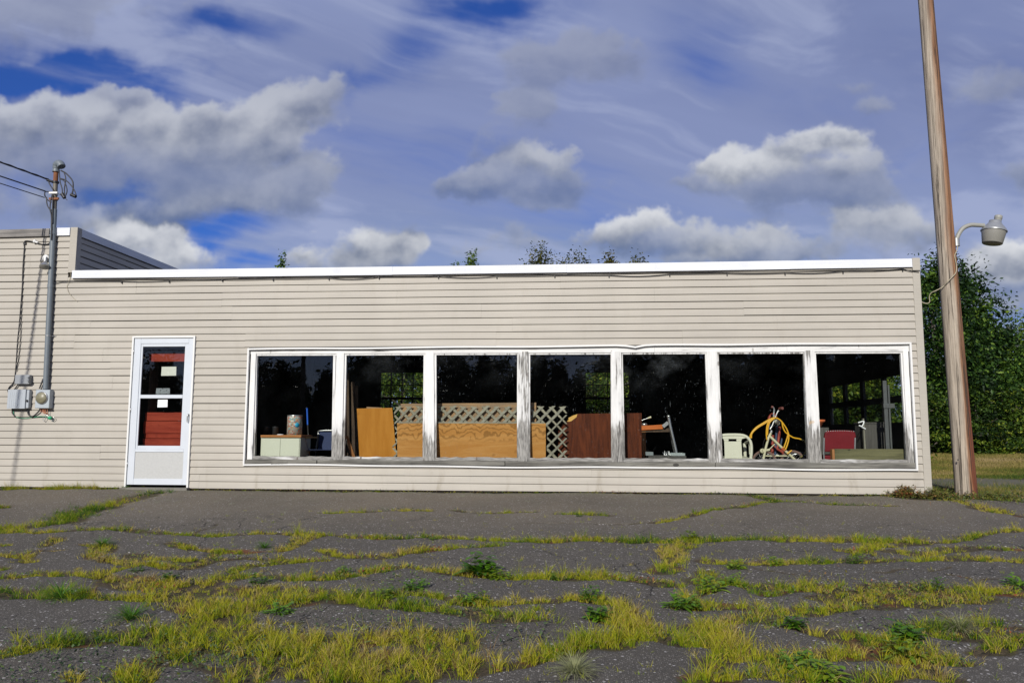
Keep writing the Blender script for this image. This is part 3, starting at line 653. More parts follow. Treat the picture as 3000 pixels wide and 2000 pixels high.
for i, (a, b, c, d) in enumerate(MUL):
    top, bot = glass_t, lambda x: trim_b(x)+.035
    y0 = -.012; XA, XB, XC, XD = W(a, 1045, y0).x, W(b, 1045, y0).x, W(c, 1345, y0).x, W(d, 1345, y0).x
    zt_, zb_ = glass_t(XA)+.04, glass_b(XA)-.055
    n = 9; vs = []; rr = random.Random(i+20)
    for k in range(n+1):
        t = k/n; z = zb_+(zt_-zb_)*t; l = XC+(XA-XC)*t+rr.uniform(-.0015, .0015); r_ = XD+(XB-XD)*t+rr.uniform(-.0015, .0015)
        vs += [(l, y0, z), (r_, y0, z), (r_, .10, z), (l, .10, z)]
    fs = [(3, 2, 1, 0), (4*n, 4*n+1, 4*n+2, 4*n+3)]+[(4*k+q, 4*k+(q+1) % 4, 4*k+4+(q+1) % 4, 4*k+4+q) for k in range(n) for q in range(4)]
    o = MB().add(vs, fs).build('mullion' if 0 < i < 7 else 'window_jamb', peel('peeling_upright_%d' % i, wear[i][0], i*1.37+.4, False, wear[i][1]), bld, .003)
    if lab[i]: o['label'] = lab[i]
M['rail'] = peel('peeling_rail', 0.80, 3.3, True)
dirts = [(.0, .0), (.05, .02), (.42, .015), (.36, .02), (.38, .045), (.20, .012), (.02, .0)]
for i, (a, b, c, d) in enumerate(GLS):
    y0 = .030
    A, B, C_, E_ = W(a, 1041, y0), W(b, 1041, y0), W(c, 1340, y0), W(d, 1340, y0)
    zt_, zb_ = lambda x: glass_t(x)+.0, lambda x: glass_b(x)
    mb = MB(); gap = .032; L0 = min(W(MUL[i][1], 1045, y0).x, W(MUL[i][3], 1345, y0).x)-.01; L1 = max(W(MUL[i+1][0], 1045, y0).x, W(MUL[i+1][2], 1345, y0).x)+.01
    def stile(xt, xb, o): mb.hexa((xb-o, .012, zb_(xb)-.03), (xb+o*0, .012, zb_(xb)-.03), (xt+o*0, .012, zt_(xt)+.03), (xt-o, .012, zt_(xt)+.03), (0, .05, 0)) if o > 0 else \
        mb.hexa((xb, .012, zb_(xb)-.03), (xb-o, .012, zb_(xb)-.03), (xt-o, .012, zt_(xt)+.03), (xt, .012, zt_(xt)+.03), (0, .05, 0))
    stile(A.x, C_.x, .035); stile(B.x, E_.x, -.035)
    beam(mb, L0, L1, .008, .062, lambda x: zt_(x)-.002, lambda x: zt_(x)+.05, 6)
    PL = (L0, L1, zb_, i)
    fr = mb.build('display_window', peel('peeling_sash_%d' % i, .34+.05*i*(i < 6), i*2.1+9, False, .32), bld)
    rr = random.Random(i*7+1); ns = 14; mb = MB(); xs_ = [L0+(L1-L0)*k/ns for k in range(ns+1)]; jz = [rr.uniform(-.010, .004) for _ in xs_]
    def jag(x, jz=jz, xs_=xs_): return float(np.interp(x, xs_, jz))
    beam(mb, L0, L1, .001, .062, lambda x: zb_(x)-.055, lambda x: zb_(x)+jag(x)-.002, ns*2); mb.build('bottom_rail', M['rail'], fr)
    g = MB().hexa((C_.x-.01, .034, C_.z-.03), (E_.x+.01, .034, E_.z-.03), (B.x+.01, .034, B.z+.02), (A.x-.01, .034, A.z+.02), (0, .004, 0))
    g.build('pane', glass('shop_glass_%d' % i, dirts[i][0], i*1.3, dirts[i][1], 1.0 if i < 5 else .7), fr)
# dark inner ledge under the panes
MB().box(WX0+.03, WX1-.03, .0625, .30, .30, .36).build('window_ledge', M['black_wood'], bld)

# ------------------------------------------------------------------ storm door
def DW(zx, zy, y=0.0): return W(zx/3.137, 950+zy/3.137, y)
mb = MB(); dzb = .03
mb.box(DX0, DX0+.026, -.045, .0, dzb, DZ1); mb.box(DX1-.026, DX1, -.045, .0, dzb, DZ1); mb.box(DX0+.026, DX1-.026, -.045, .0, DZ1-.026, DZ1)
mb.build('door_casing', M['white_trim'], bld, .002)
sx0, sx1 = DX0+.032, DX1-.032; sz0, sz1 = .065, DZ1-.034
oL = (DW(1297, 178).x+DW(1262, 1140).x)/2; oR = (DW(1742, 178).x+DW(1700, 1140).x)/2
oT = DW(1500, 178).z; oB = DW(1500, 1143).z
kL, kR, kT, kB = oL-.02, oR+.004, DW(1450, 1172).z, DW(1450, 1417).z
gL = (DW(1325, 205).x+DW(1268, 1113).x)/2; gR = (DW(1703, 205).x+DW(1668, 1115).x)/2
gT, gM1, gM0, gB = DW(1500, 205).z, DW(1500, 647).z, DW(1500, 679).z, DW(1500, 1114).z
mb = MB(); y0, y1 = -.030, .002
for q in ((sx0, oL, sz0, sz1), (oR, sx1, sz0, sz1), (oL, oR, oT, sz1), (oL, oR, kT, oB), (oL, oR, sz0, kB)): mb.box(q[0], q[1], y0, y1, q[2], q[3])
door = mb.build('storm_door', M['door_white'], bld, .004)
mb = MB(); y0, y1 = -.022, -.002
for q in ((oL+.001, gL, oB+.001, oT-.001), (gR, oR-.001, oB+.001, oT-.001), (gL, gR, gT, oT-.001), (gL, gR, oB+.001, gB)): mb.box(q[0], q[1], y0, y1, q[2], q[3])
mb.box(gL, gR, -.026, -.002, gM0, gM1); mb.build('sash', M['door_white'], door, .003)
MB().box(gL-.005, gR+.005, -.013, -.010, gM1-.004, gT+.004).build('pane', glass('door_glass_upper', .12, 2, .0), door)
MB().box(gL-.005, gR+.005, -.013, -.010, gB-.004, gM0+.004).build('pane', glass('door_glass_lower', .05, 4, .0), door)
MB().box(oL-.002, oR+.002, -.020, -.004, kB-.002, kT+.002).build('kick_panel', M['kick'], door)
h = DW(1732, 850, -.03); mb = MB(); mb.lathe([(.0, -.0), (.017, 0), (.017, .006), (.009, .010), (.009, .03)], (h.x, -.03, h.z+.03), (0, -1, 0), 16)
mb.tube(smoothpath([(h.x, -.058, h.z+.035), (h.x+.002, -.066, h.z+.01), (h.x, -.064, h.z-.05), (h.x-.002, -.056, h.z-.075)], 5), [.010]*6+[.008]*5+[.006]*5, 8)
mb.build('door_handle', M['steel'], door)
for zz in (.32, 1.1, 1.95): MB().lathe([(.0, 0), (.006, 0), (.006, .07), (0, .07)], (sx0-.002, -.036, zz), n=8).build('hinge', M['steel'], door)
MB().box(DX0-.02, DX1+.02, -.12, .0, -.05, .028).build('door_step', plain('concrete_step', (.16, .15, .13), .9, 0, .3, 12), bld)

# ------------------------------------------------------------------ glazing at the back and the overhead door in the right wall
for (a, b, c, d), mx_ in zip(BW, ((1114.5, 1146, 1178, 1210, 1242), (1746, 1780, 1812))):
    mb = MB(); y0, y1 = YB-.03, YB+.06
    for q in ((a-.05, a+.01, c-.05, d+.05), (b-.01, b+.05, c-.05, d+.05), (a+.01, b-.01, d-.012, d+.05), (a+.01, b-.01, c-.05, c+.02)): mb.box(q[0], q[1], y0, y1, q[2], q[3])
    for m_ in mx_: x = W(m_, 1120, YB).x; mb.box(x-.009, x+.009, y0+.01, y1-.01, c, d)
    zs = [W(1200, q, YB).z for q in (1128, 1166.5, 1203)]
    for z_, hh in zip(zs, (.009, .028, .009)): mb.box(a, b, y0+.008, y1-.012, z_-hh, z_+hh)
    bw_ = mb.build('back_window', M['black_wood'], bld)
    MB().box(a, b, YB+.02, YB+.024, c, d).build('pane', glass('back_glass_%d' % int(a*10), 0, 1, 0), bw_)
mb = MB(); X0, X1 = XI+.03, XI+.07
cols = [(.45, 1.12), (1.25, 2.02), (2.16, 2.86), (3.0, 3.72)]; rows = [(.98, 1.265), (1.36, 1.65)]
mb.box(X0, X1, GY0, GY1, -.02, rows[0][0]); mb.box(X0, X1, GY0, GY1, rows[0][1], rows[1][0]); mb.box(X0, X1, GY0, GY1, rows[1][1], GZ1)
ye = [GY0]+[q for c in cols for q in c]+[GY1]
for r0, r1 in rows:
    for i in range(0, len(ye), 2): mb.box(X0, X1, ye[i], ye[i+1], r0, r1)
gd = mb.build('overhead_door', M['black_wood'], bld)
gg = glass('door_glass_side', 0, 3, 0)
for r0, r1 in rows:
    for c0, c1 in cols: MB().box(X0+.018, X0+.022, c0-.005, c1+.005, r0-.005, r1+.005).build('pane', gg, gd)
a, b = W(2584, 1115, .33), W(2604, 1312, .33)
mb = MB(); mb.box(a.x-.0, a.x+.05, .30, .335, .05, a.z); mb.box(a.x+.062, a.x+.085, .30, .335, .05, a.z-.06); mb.box(a.x-.01, a.x+.14, .29, .30, 1.17, 1.235)
mb.build('door_track', M['track'], bld, .003)
# ------------------------------------------------------------------ services on the front wall
def Z1(x, y, d=0.0): return W(x/3.92, 450+y/3.92, d)
def Z7(x, y, d=0.0): return W(2600+x/3.92, 500+y/3.92, d)
YM = -.066
mast = empty('service_mast', DW(418, 590, YM)); tag(mast, 'grey electrical conduit mast with a hooded weatherhead rising past the roof edge', 'mast')
pb, pt = DW(420, 596, YM), Z1(645, 190, YM)
def mp(t): return pb+(pt-pb)*t
tt = lambda zy: (Z1(640, zy, YM).z-pb.z)/(pt.z-pb.z)
MB().tube([mp(0), mp(.3), mp(.6), mp(tt(640))], .040, 16).tube([mp(tt(1540)), mp(tt(1500))], .045, 16).tube([mp(tt(930)), mp(tt(890))], .044, 16).build('pipe', M['pvc'], mast)
MB().tube([mp(tt(642)), mp(tt(560)), mp(tt(440)), mp(tt(330))], .033, 14).build('pipe', M['old_neck'], mast)
MB().tube([mp(tt(331)), mp(tt(260)), mp(tt(195))], .0335, 14).build('rusty_pipe', M['rust'], mast)
c = pt
hp = [c+Vector(q) for q in ((0, 0, -.02), (0, 0, .03), (.006, -.004, .068), (.038, -.012, .092), (.078, -.02, .078), (.102, -.026, .040))]
MB().tube(smoothpath(hp, 6), [.046]*6+[.052]*6+[.058]*6+[.060]*6+[.058]*6+[.054], 18).lathe([(.052, 0), (.052, .03)], c-Vector((0, 0, .03)), n=18).build('weatherhead', M['pvc'], mast)
mb = MB(); q = mp(tt(330)); mb.lathe([(.05, -.012), (.05, .012)], q, n=14); mb.tube([q+Vector((-.03, -.03, 0)), q+Vector((-.10, -.06, .02))], .018, 10); mb.build('clamp', M['black'], mast)
mb = MB(); q = mp(tt(462)); mb.lathe([(.044, -.02), (.044, .02)], q, n=14); mb.box(q.x-.06, q.x+.075, q.y-.06, q.y-.035, q.z-.015, q.z+.015); mb.build('insulator', M['white_trim'], mast, .004)
mb = MB(); q = mp(tt(527)); mb.lathe([(.043, -.014), (.043, .014)], q, n=14); mb.box(q.x-.06, q.x+.09, q.y-.05, q.y-.03, q.z-.016, q.z+.016); mb.build('clamp', M['rust'], mast)
for zy in (105, ): q = DW(445, zy, YM); MB().lathe([(.044, -.006), (.044, .006)], q, n=14).tube([q, q+Vector((.09, .06, 0))], .006, 6).build('strap', M['galv'], mast)
# drop wires from the weatherhead
def zl(pts, r, d=YM-.05, n=6, side=8): return MB().tube(smoothpath([Z1(*p, d) for p in pts], n), r, side)
mb = zl([(700, 195), (760, 230), (830, 310), (840, 390), (830, 460)], .010)
for L in ([(690, 285), (760, 310), (835, 390), (872, 470), (860, 495)], [(735, 215), (755, 290), (740, 400), (742, 470)], [(690, 290), (740, 320), (770, 420), (750, 495)], [(680, 200), (690, 320), (712, 400), (718, 470)]):
    mb.tube(smoothpath([Z1(*p, YM-.05) for p in L], 6), .008, 8)
for a, b in (((815, 470), (870, 495)), ((712, 460), (742, 510))): mb.tube([Z1(*a, YM-.05), Z1(*b, YM-.05)], .026, 10)
mb.tube(smoothpath([Z1(670, 462, YM-.05), Z1(720, 490, YM-.05), Z1(772, 535, YM-.05)], 4), .005, 6)
mb.build('drop_wire', M['black'], mast)
mb = MB()
for L in ([(515, 440), (515, 480), (545, 530), (590, 560)], [(520, 435), (580, 445), (610, 490)], [(535, 500), (540, 580), (570, 640), (600, 650)], [(600, 470), (580, 560), (575, 640), (590, 720), (592, 900), (588, 990)],
          [(610, 500), (604, 640), (600, 800)], [(555, 310), (570, 350), (612, 420)]):
    mb.tube(smoothpath([Z1(*p, YM-.05) for p in L], 6), .0085, 8)
mb.build('drop_wire', M['black'], mast)

# overhead lines run off to the roadside pole, out of frame on the left
vp = W(888, 1050, 34.0); PR = Vector((vp.x, -34.0, gz(0, -34))); POLE2 = PR
def catenary(a, b, sag, n=40): return [a+(b-a)*(i/n)-Vector((0, 0, 4*sag*(i/n)*(1-i/n))) for i in range(n+1)]
ends = [(Z1(560, 300, YM-.03), 6.9, .35, .013, 'thick twisted black power line running from the mast head to the left'),
        (Z1(520, 432, YM-.03), 6.2, .30, .010, 'middle black overhead line tied to the white insulator on the mast'),
        (Z1(510, 505, YM-.03), 5.9, .28, .007, 'thin lowest black overhead line meeting the mast above the loop of slack')]
for a, hz, sag, r, lb in ends:
    b = POLE2+Vector((.12, .1, hz)); pts = catenary(a, b, sag)
    mb = MB()
    if r > .011:
        for ph in (0, 2.1, 4.2):
            mb.tube([p+Vector((0, .010*math.cos(i*2.0+ph), .010*math.sin(i*2.0+ph))) for i, p in enumerate(catenary(a, b, sag, 160))], .0075, 6)
    else: mb.tube(pts, r, 8)
    o = mb.build('overhead_cable', M['black'], None, 0, a); tag(o, lb, 'cable', 'overhead lines at the mast')

# telephone cable across and down the wall
yc = -.028
mb = MB().tube(smoothpath([Z1(590, 1000, -.06), Z1(560, 1035, -.04), Z1(500, 1045, yc), Z1(430, 1030, yc), Z1(360, 1010, yc), Z1(300, 1003, yc), Z1(280, 1020, yc), Z1(278, 1060, yc)], 6), .009, 8)
mb.tube(smoothpath([Z1(280, 1050, yc), Z1(265, 1250, yc), Z1(258, 1400, yc), Z1(252, 1560, yc)]+[DW(*p, yc) for p in ((176, 0), (160, 160), (150, 320), (140, 440), (128, 520), (90, 575), (70, 610))], 8), .006, 6)
mb.tube(smoothpath([Z1(284, 1060, yc), Z1(272, 1300, yc), Z1(262, 1480, yc)]+[DW(*p, yc) for p in ((192, 0), (190, 100), (172, 300), (150, 430))], 8), .005, 6)
q = Z1(285, 1033, yc); mb.box(q.x-.02, q.x+.02, q.y-.008, q.y+.01, q.z-.015, q.z+.015)
tag(mb.build('wall_cable', M['black'], None, 0, Z1(280, 1050, yc)), 'thin black cable pinned down the beige siding left of the mast', 'cable')
q = Z1(400, 1010, yc-.01); mb = MB().lathe([(.0, -.02), (.022, -.02), (.026, 0), (.018, .025), (0, .03)], q, (.3, -.5, .8), 12); mb.tube([q, q+Vector((.06, -.01, -.02))], .016, 8)
tag(mb.build('cable_clamp', M['white_trim'], None, 0, q), 'small white cable anchor on the wall below the old grey board', 'clamp')

# electricity meter
mo = DW(410, 690); me_ = empty('electricity_meter', mo); tag(me_, 'grey meter box with a round glass dial at the foot of the mast', 'electricity meter')
a, b = DW(330, 600, -.11), DW(448, 770, -.11)
MB().box(a.x, b.x, -.11, -.018, b.z, a.z).build('box', M['boxgrey'], me_, .008)
q = DW(387, 674, -.11); rad = (DW(437, 674, -.11).x-DW(337, 674, -.11).x)/2
MB().lathe([(rad*1.10, 0), (rad*1.10, .014), (rad*.98, .018)], (q.x, -.11, q.z), (0, -1, 0), 32).build('ring', M['steel'], me_)
dm = plain('meter_dial', (.20, .185, .12), .4, 0, .6, 30)
MB().lathe([(rad*.98, .010), (rad*.97, .022), (rad*.92, .030), (.001, .034)], (q.x, -.11, q.z), (0, -1, 0), 32).build('dial', dm, me_)
mb = MB(); k = DW(380, 768, -.05); mb.tube(smoothpath([k+Vector((.0, 0, 0)), DW(345, 810, -.05), DW(300, 845, -.04), DW(265, 830, -.04), DW(250, 780, -.04)], 6), .010, 8); mb.build('lead', M['black'], me_)
mb = MB(); mb.tube(smoothpath([DW(395, 500, -.03), DW(385, 530, -.04), DW(362, 590, -.05)], 5), .010, 8); mb.build('lead', M['black'], me_)
mb = MB()
for i in range(7):
    x = 375+i*10; mb.tube(smoothpath([DW(x, 765, -.06), DW(x+random.uniform(-8, 14), 795, -.07), DW(405+i*6, 822+random.uniform(-8, 8), -.06)], 4), .0035, 5)
mb.build('loose_wire', M['wire_copper'], me_)
mb = MB().tube(smoothpath([DW(400, 800, -.05), DW(420, 830, -.05), DW(412, 880, -.05), DW(398, 885, -.05), DW(395, 850, -.05)], 5), .004, 5).tube(smoothpath([DW(430, 830, -.05), DW(455, 860, -.05), DW(480, 885, -.05), DW(500, 868, -.05), DW(490, 850, -.05)], 5), .004, 5)
mb.build('loose_wire', M['steel'], me_)
q = DW(466, 858, -.05); mb = MB().lathe([(0, 0), (.026, 0), (.026, .03), (0, .03)], q, (0, -1, 0), 14); mb.tube(smoothpath([DW(120, 790, -.03), DW(140, 845, -.03), DW(220, 862, -.03), DW(320, 850, -.03), DW(400, 845, -.04), q], 5), .004, 5)
mb.build('earth_wire', M['wire_green'], me_)
# telephone boxes
b1 = empty('telephone_box', DW(180, 690)); tag(b1, 'larger pale grey ribbed plastic telephone box left of the round meter', 'utility box', 'utility boxes left of the meter')
a, b = DW(76, 598, -.10), DW(240, 770, -.10)
mb = MB().box(a.x+.01, b.x+.02, -.085, -.018, b.z, a.z-.005); mb.build('box', M['greyplastic'], b1, .010)
mb = MB().box(a.x, b.x-.02, -.105, -.086, b.z-.005, a.z); rw = (b.x-.02-a.x)/9
for i in range(7): mb.tube([(a.x+rw*(i+1.2), -.104, b.z+.02), (a.x+rw*(i+1.2), -.104, a.z-.04)], .006, 6)
mb.build('lid', M['greyplastic'], b1, .008)
q = DW(243, 700, -.09); MB().box(q.x-.005, q.x+.02, -.11, -.085, q.z-.012, q.z+.012).build('latch', M['black'], b1)
mb = MB().tube(smoothpath([DW(118, 775, -.04), DW(112, 810, -.04), DW(140, 850, -.04)], 5), .008, 6); mb.build('lead', M['black'], b1)
b2 = empty('telephone_box', DW(205, 505)); tag(b2, 'smaller dark grey junction box on the wall above the ribbed box', 'utility box', 'utility boxes left of the meter')
a, b = DW(138, 463, -.085), DW(265, 548, -.085)
MB().box(a.x, b.x, -.085, -.018, b.z, a.z).build('box', M['smallbox'], b2, .008)
mb = MB()
for zz in (485, 505, 520): q = DW(275, zz, -.06); mb.lathe([(0, 0), (.014, 0), (.014, .05), (0, .05)], q, (0, -1, 0), 10)
mb.build('screw', M['smallbox'], b2)
mb = MB().tube(smoothpath([DW(165, 550, -.04), DW(150, 575, -.04), DW(130, 600, -.04)], 4), .008, 6).build('lead', M['black'], b2)
mb = MB().tube(smoothpath([DW(130, 540, -.04), DW(90, 570, -.04), DW(72, 610, -.04), DW(90, 640, -.04)], 4), .007, 6); mb.build('lead', M['black'], b2)
# wall light behind the mast
wl = empty('wall_light', Z1(530, 1260)); tag(wl, 'small silver bullet floodlight fixed to the siding beside the mast', 'wall light')
q = Z1(545, 1205); MB().lathe([(.0, .018), (.05, .018), (.05, .045), (.0, .05)], q, (0, -1, 0), 18).build('base', M['white_trim'], wl)
q = Z1(525, 1235, -.10); MB().tube([Z1(545, 1205, -.05), q], .016, 10).tube([Z1(525, 1190, -.10), Z1(520, 1245, -.11)], .024, 14).build('arm', M['galv'], wl)
t0, t1 = Z1(522, 1240, -.11), Z1(510, 1300, -.15); MB().lathe([(.022, 0), (.030, .02), (.065, .085), (.068, .10)], t0, t1-t0, 20).build('reflector', M['steel'], wl)
t2 = t0+(t1-t0).normalized()*.10; MB().lathe([(.066, 0), (.05, .012), (.0, .02)], t2, t1-t0, 20).build('lens', M['lens'], wl)

# cable clipped under the fascia, sagging between its clips
ec = empty('eave_cable', Z1(700, 1470)); tag(ec, 'long black cable looping between clips just under the white fascia', 'cable')
clips = [(632, 1490), ]
cp = [W(160, 830, -.04), W(178, 826, -.03)]
base = [(217, 824), (356.5, 824), (495.7, 822), (651, 818.5), (800, 816.5), (963, 813.5), (1110, 810.5), (1284, 809), (1455, 808.7), (1625, 806.3), (1784, 806), (1962, 803), (2130, 800.5), (2300, 799), (2470, 794.5), (2645, 788), (2672, 795), (2692, 797.5)]
sag = [0, 2, 0, 1, 1, 6, 0, 5, 1, 0, 5, 0, 2, 4, 2, 0, 0, 0]
yk = -.032
for (x, y), (x2, y2), s in zip(base[:-1], base[1:], sag):
    for k in range(6): t = k/6; cp.append(W(x+(x2-x)*t, y+(y2-y)*t+s*4*t*(1-t), yk))
cp.append(W(*base[-1], yk)); MB().tube(cp, .0058, 8).build('wire', M['black'], ec)
MB().tube([W(217+i*60, 821-.0126*(i*60)-1.2*math.sin(i*.7), yk) for i in range(41)], .0035, 6).build('wire', M['black'], ec)
for x, y in base[1:-2]: q = W(x, y+3, yk); MB().box(q.x-.006, q.x+.006, -.045, -.018, q.z-.014, q.z+.012).build('clip', M['black'], ec)
tag(MB().tube(smoothpath([Z1(810, 1370, -.03), Z1(805, 1430, -.03), Z1(785, 1480, -.03), Z1(770, 1540, -.03), W(205, 862, -.03), W(225, 882, -.03)], 6), .003, 5).build('loose_wire', M['cable_white'], None, 0, Z1(800, 1400, -.03)), 'thin pale wire dangling loose below the corner post of the taller block', 'wire')

# ------------------------------------------------------------------ right-hand timber pole with its lamp
YP = .10
pb = W(2832, 1440, YP); pt = W(2712, 0, YP+.0); ptop = pb+(pt-pb)*1.18
pole = empty('utility_pole', (pb.x, YP, 0)); tag(pole, 'tall leaning wooden pole, grey on its left and rusty brown on its right', 'utility pole')
n = 40; vs = []; rr = random.Random(3); sides = 28; ph = [rr.uniform(0, 6.28) for _ in range(8)]
for i in range(n+1):
    t = i/n; c = Vector((pb.x, YP, -.3)).lerp(ptop, t); r = .134-.034*t*1.18+.008*math.exp(-t*18)
    for k in range(sides):
        a = 2*math.pi*k/sides
        d = 1+.018*math.sin(3*a+ph[0]+t*2)+.012*math.sin(7*a+ph[1])+.010*math.sin(11*a+ph[2]+t)-(.05 if k in (19, 24) else 0)
        vs.append(c+Vector((math.cos(a), math.sin(a), 0))*r*d)
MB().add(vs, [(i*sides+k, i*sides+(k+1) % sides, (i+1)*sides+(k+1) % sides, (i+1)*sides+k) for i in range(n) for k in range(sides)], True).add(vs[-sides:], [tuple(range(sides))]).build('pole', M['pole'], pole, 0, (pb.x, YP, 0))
q = Z7(0, 0); s_ = W(2806, 1346, YP-.13); MB().tube([s_, s_+Vector((-.01, -.04, 0))], .008, 8).build('bolt', M['black'], pole)
lamp = empty('street_lamp', Z7(790, 810, YP)); tag(lamp, 'old barn light with clouded lens on a curved arm fixed to the timber pole', 'street lamp')
arm = [Z7(785, 830, YP), Z7(795, 790, YP), Z7(820, 725, YP), Z7(870, 660, YP), Z7(950, 625, YP), Z7(1030, 625, YP), Z7(1110, 630, YP)]
MB().tube(smoothpath(arm, 8), .030, 12).build('arm', M['lampcream'], lamp)
mb = MB(); q = Z7(790, 820, YP); mb.lathe([(.042, -.06), (.042, .05)], q, n=14); mb.bar(Z7(735, 805, YP), Z7(790, 815, YP), .03, .05); mb.build('bracket', M['galv'], lamp, .004)
mb = MB(); q = Z7(742, 805, YP); mb.ball(q, .035, 6); mb.build('bolt', M['rust'], lamp)
ctr = Z7(1223, 690, YP); ax = (Z7(1270, 570, YP)-Z7(1225, 690, YP)); ax = Vector((.19, 0, 1)).normalized()
rw = (Z7(1370, 700, YP)-Z7(1075, 672, YP)).length/2*.93
hs = (Z7(1215, 575, YP)-ctr).length
MB().lathe([(rw*1.03, -.012), (rw*1.05, .0), (rw*.99, .012), (rw*.93, .03), (rw*.62, hs*.62), (rw*.50, hs*.80), (rw*.48, hs*1.0), (.001, hs*1.02)], ctr, ax, 36).build('housing', M['galv'], lamp)
hl = (Z7(1190, 835, YP)-ctr).length
MB().lathe([(.001, -hl*.99), (rw*.77, -hl), (rw*.80, -hl*.97), (rw*.97, -.014)], ctr, ax, 36).build('lens', M['lens'], lamp)
q = Z7(1268, 580, YP); MB().lathe([(.045, -.02), (.045, .03), (.05, .035), (.05, .075), (.044, .08), (0, .082)], q, ax, 18).build('photocell', M['lampcream'], lamp)
yk = YP-.145
lc = smoothpath([Z7(800, 850, YP), Z7(805, 890, YP-.05), Z7(785, 940, YP-.1), Z7(772, 985, yk+.02), Z7(792, 1090, yk+.03), Z7(785, 1170, yk), Z7(740, 1225, yk-.01), Z7(690, 1275, yk), Z7(640, 1330, yk+.06), Z7(560, 1375, -.02), Z7(500, 1405, .02), Z7(480, 1450, .05), Z7(485, 1505, .06), Z7(450, 1525, .08), Z7(400, 1510, .1), Z7(372, 1485, .12)], 7)
tag(MB().tube(lc, .0060, 8).build('lamp_cable', M['cable_white'], None, 0, lc[0]), 'cream cable slung from the lamp round the pole to the building corner', 'cable')
# roadside poles and wires behind the viewer (they show as reflections in the shop glass)
def road_pole(p, h, lb):
    e = empty('utility_pole', p); tag(e, lb, 'utility pole')
    MB().tube([p, p+Vector((0, 0, h*.5)), p+Vector((0, 0, h))], [.16, .14, .11], 14).build('pole', M['bark'], e)
    MB().box(p.x-1.0, p.x+1.0, p.y-.06, p.y+.06, p.z+h-.8, p.z+h-.65).build('crossarm', M['bark'], e); return e
road_pole(PR, 9.0, 'dark roadside pole mirrored in the leftmost shop window, where the overhead lines run to')
for k, (hz, lb) in enumerate(((7.9, 'upper road wire mirrored in the leftmost shop window'), (6.3, 'lower road wire mirrored in the leftmost shop window'))):
    mb = MB().tube(catenary(Vector((-60, -34, hz+.8)), PR+Vector((0, .16, hz)), .5, 20)+catenary(PR+Vector((0, .16, hz)), Vector((34, -34, hz-.7)), .5, 20)[1:], .022, 6)
    tag(mb.build('road_cable', M['black'], None, 0, PR), lb, 'cable')
# ------------------------------------------------------------------ things seen through the glass
def Z3(x, y, d=0.0): return W(700+x/3.733, 980+y/3.733, d)
def Z4(x, y, d=0.0): return W(1240+x/3.733, 980+y/3.733, d)
def Z5(x, y, d=0.0): return W(1780+x/3.733, 980+y/3.733, d)
def Z6(x, y, d=0.0): return W(2080+x/3.267, 980+y/3.267, d)
FZ = .052
LZ = glass_b(0)-.03
for o in list(bld.children):
    if o.name.startswith('window_ledge'): bpy.data.objects.remove(o)
MB().box(WX0+.03, WX1-.03, .0625, .36, LZ-.05, LZ).box(WX0+.03, W(985, 1300, .3).x, .3605, .66, LZ-.05, LZ).build('window_ledge', M['veneer'], bld)

# behind the door: a red-stained hutch
hu = empty('red_hutch', (DW(1500, 900, .5).x, .5, FZ)); tag(hu, 'red stained wooden hutch with drawers right behind the white storm door', 'hutch')
yh = .135; L_, R_ = DW(1330, 900, yh).x, DW(1720, 900, yh).x
edges = [(808, 884), (889, 1000), (1003, 1045), (1049, 1180), (1184, 1330)]
for i, (a, b) in enumerate(edges):
    za, zb = DW(1500, a, yh).z, DW(1500, b, yh).z
    MB().box(L_-.01*(i % 2), R_+.05, yh-.012*(i % 2), yh+.03, zb, za).build('drawer', M['redwood'], hu, .003)
MB().box(L_-.0, R_+.04, yh+.032, yh+.40, FZ, DW(1500, 812, yh).z-.01).build('carcass', M['redwood'], hu)
q = DW(1690, 835, yh)
mb = MB(); a, b = DW(1372, 264, .16), DW(1705, 340, .16); mb.box(a.x, b.x+.1, .16, .19, b.z, a.z); mb.build('header_board', M['redwood'], hu)
MB().box(a.x+.002, a.x+.03, .191, .40, DW(1500, 812, yh).z-.009, a.z).build('post', M['plank_dark'], hu); mb = MB(); mb.box(b.x+.06, b.x+.098, .191, .40, DW(1500, 812, yh).z-.009, a.z); mb.build('post', M['plank_dark'], hu)
notes = [((1485, 388), (1618, 472), 'cream blank sheet of paper stuck high in the upper door pane', 'paper', -.008), ((1435, 585), (1560, 641), 'grey blotched sheet of paper at the bottom of the upper door pane', 'smallbox', -.008),
         ((1450, 690), (1538, 761), 'small white square note on the lower door pane', 'paper_white', -.0145)]
for (x0, y0), (x1, y1), lb, mt, yy in notes:
    a, b = DW(x0, y0, yy), DW(x1, y1, yy); mb = MB()
    mb.hexa((a.x, yy, b.z), (b.x, yy, b.z+.003), (b.x-.002, yy, a.z), (a.x+.002, yy, a.z-.002), (0, .0012, 0))
    m_ = M[mt]
    if mt == 'smallbox':
        m_, t, b_ = newmat('blotched_paper'); t.put(b_.inputs['Base Color'], t.mix(t.ramp(t.noise(t.pos, 55, 3), .56, .6), (.20, .22, .23), (.02, .02, .022)))
    tag(mb.build('paper_note', m_, None, 0, a), lb, 'paper')

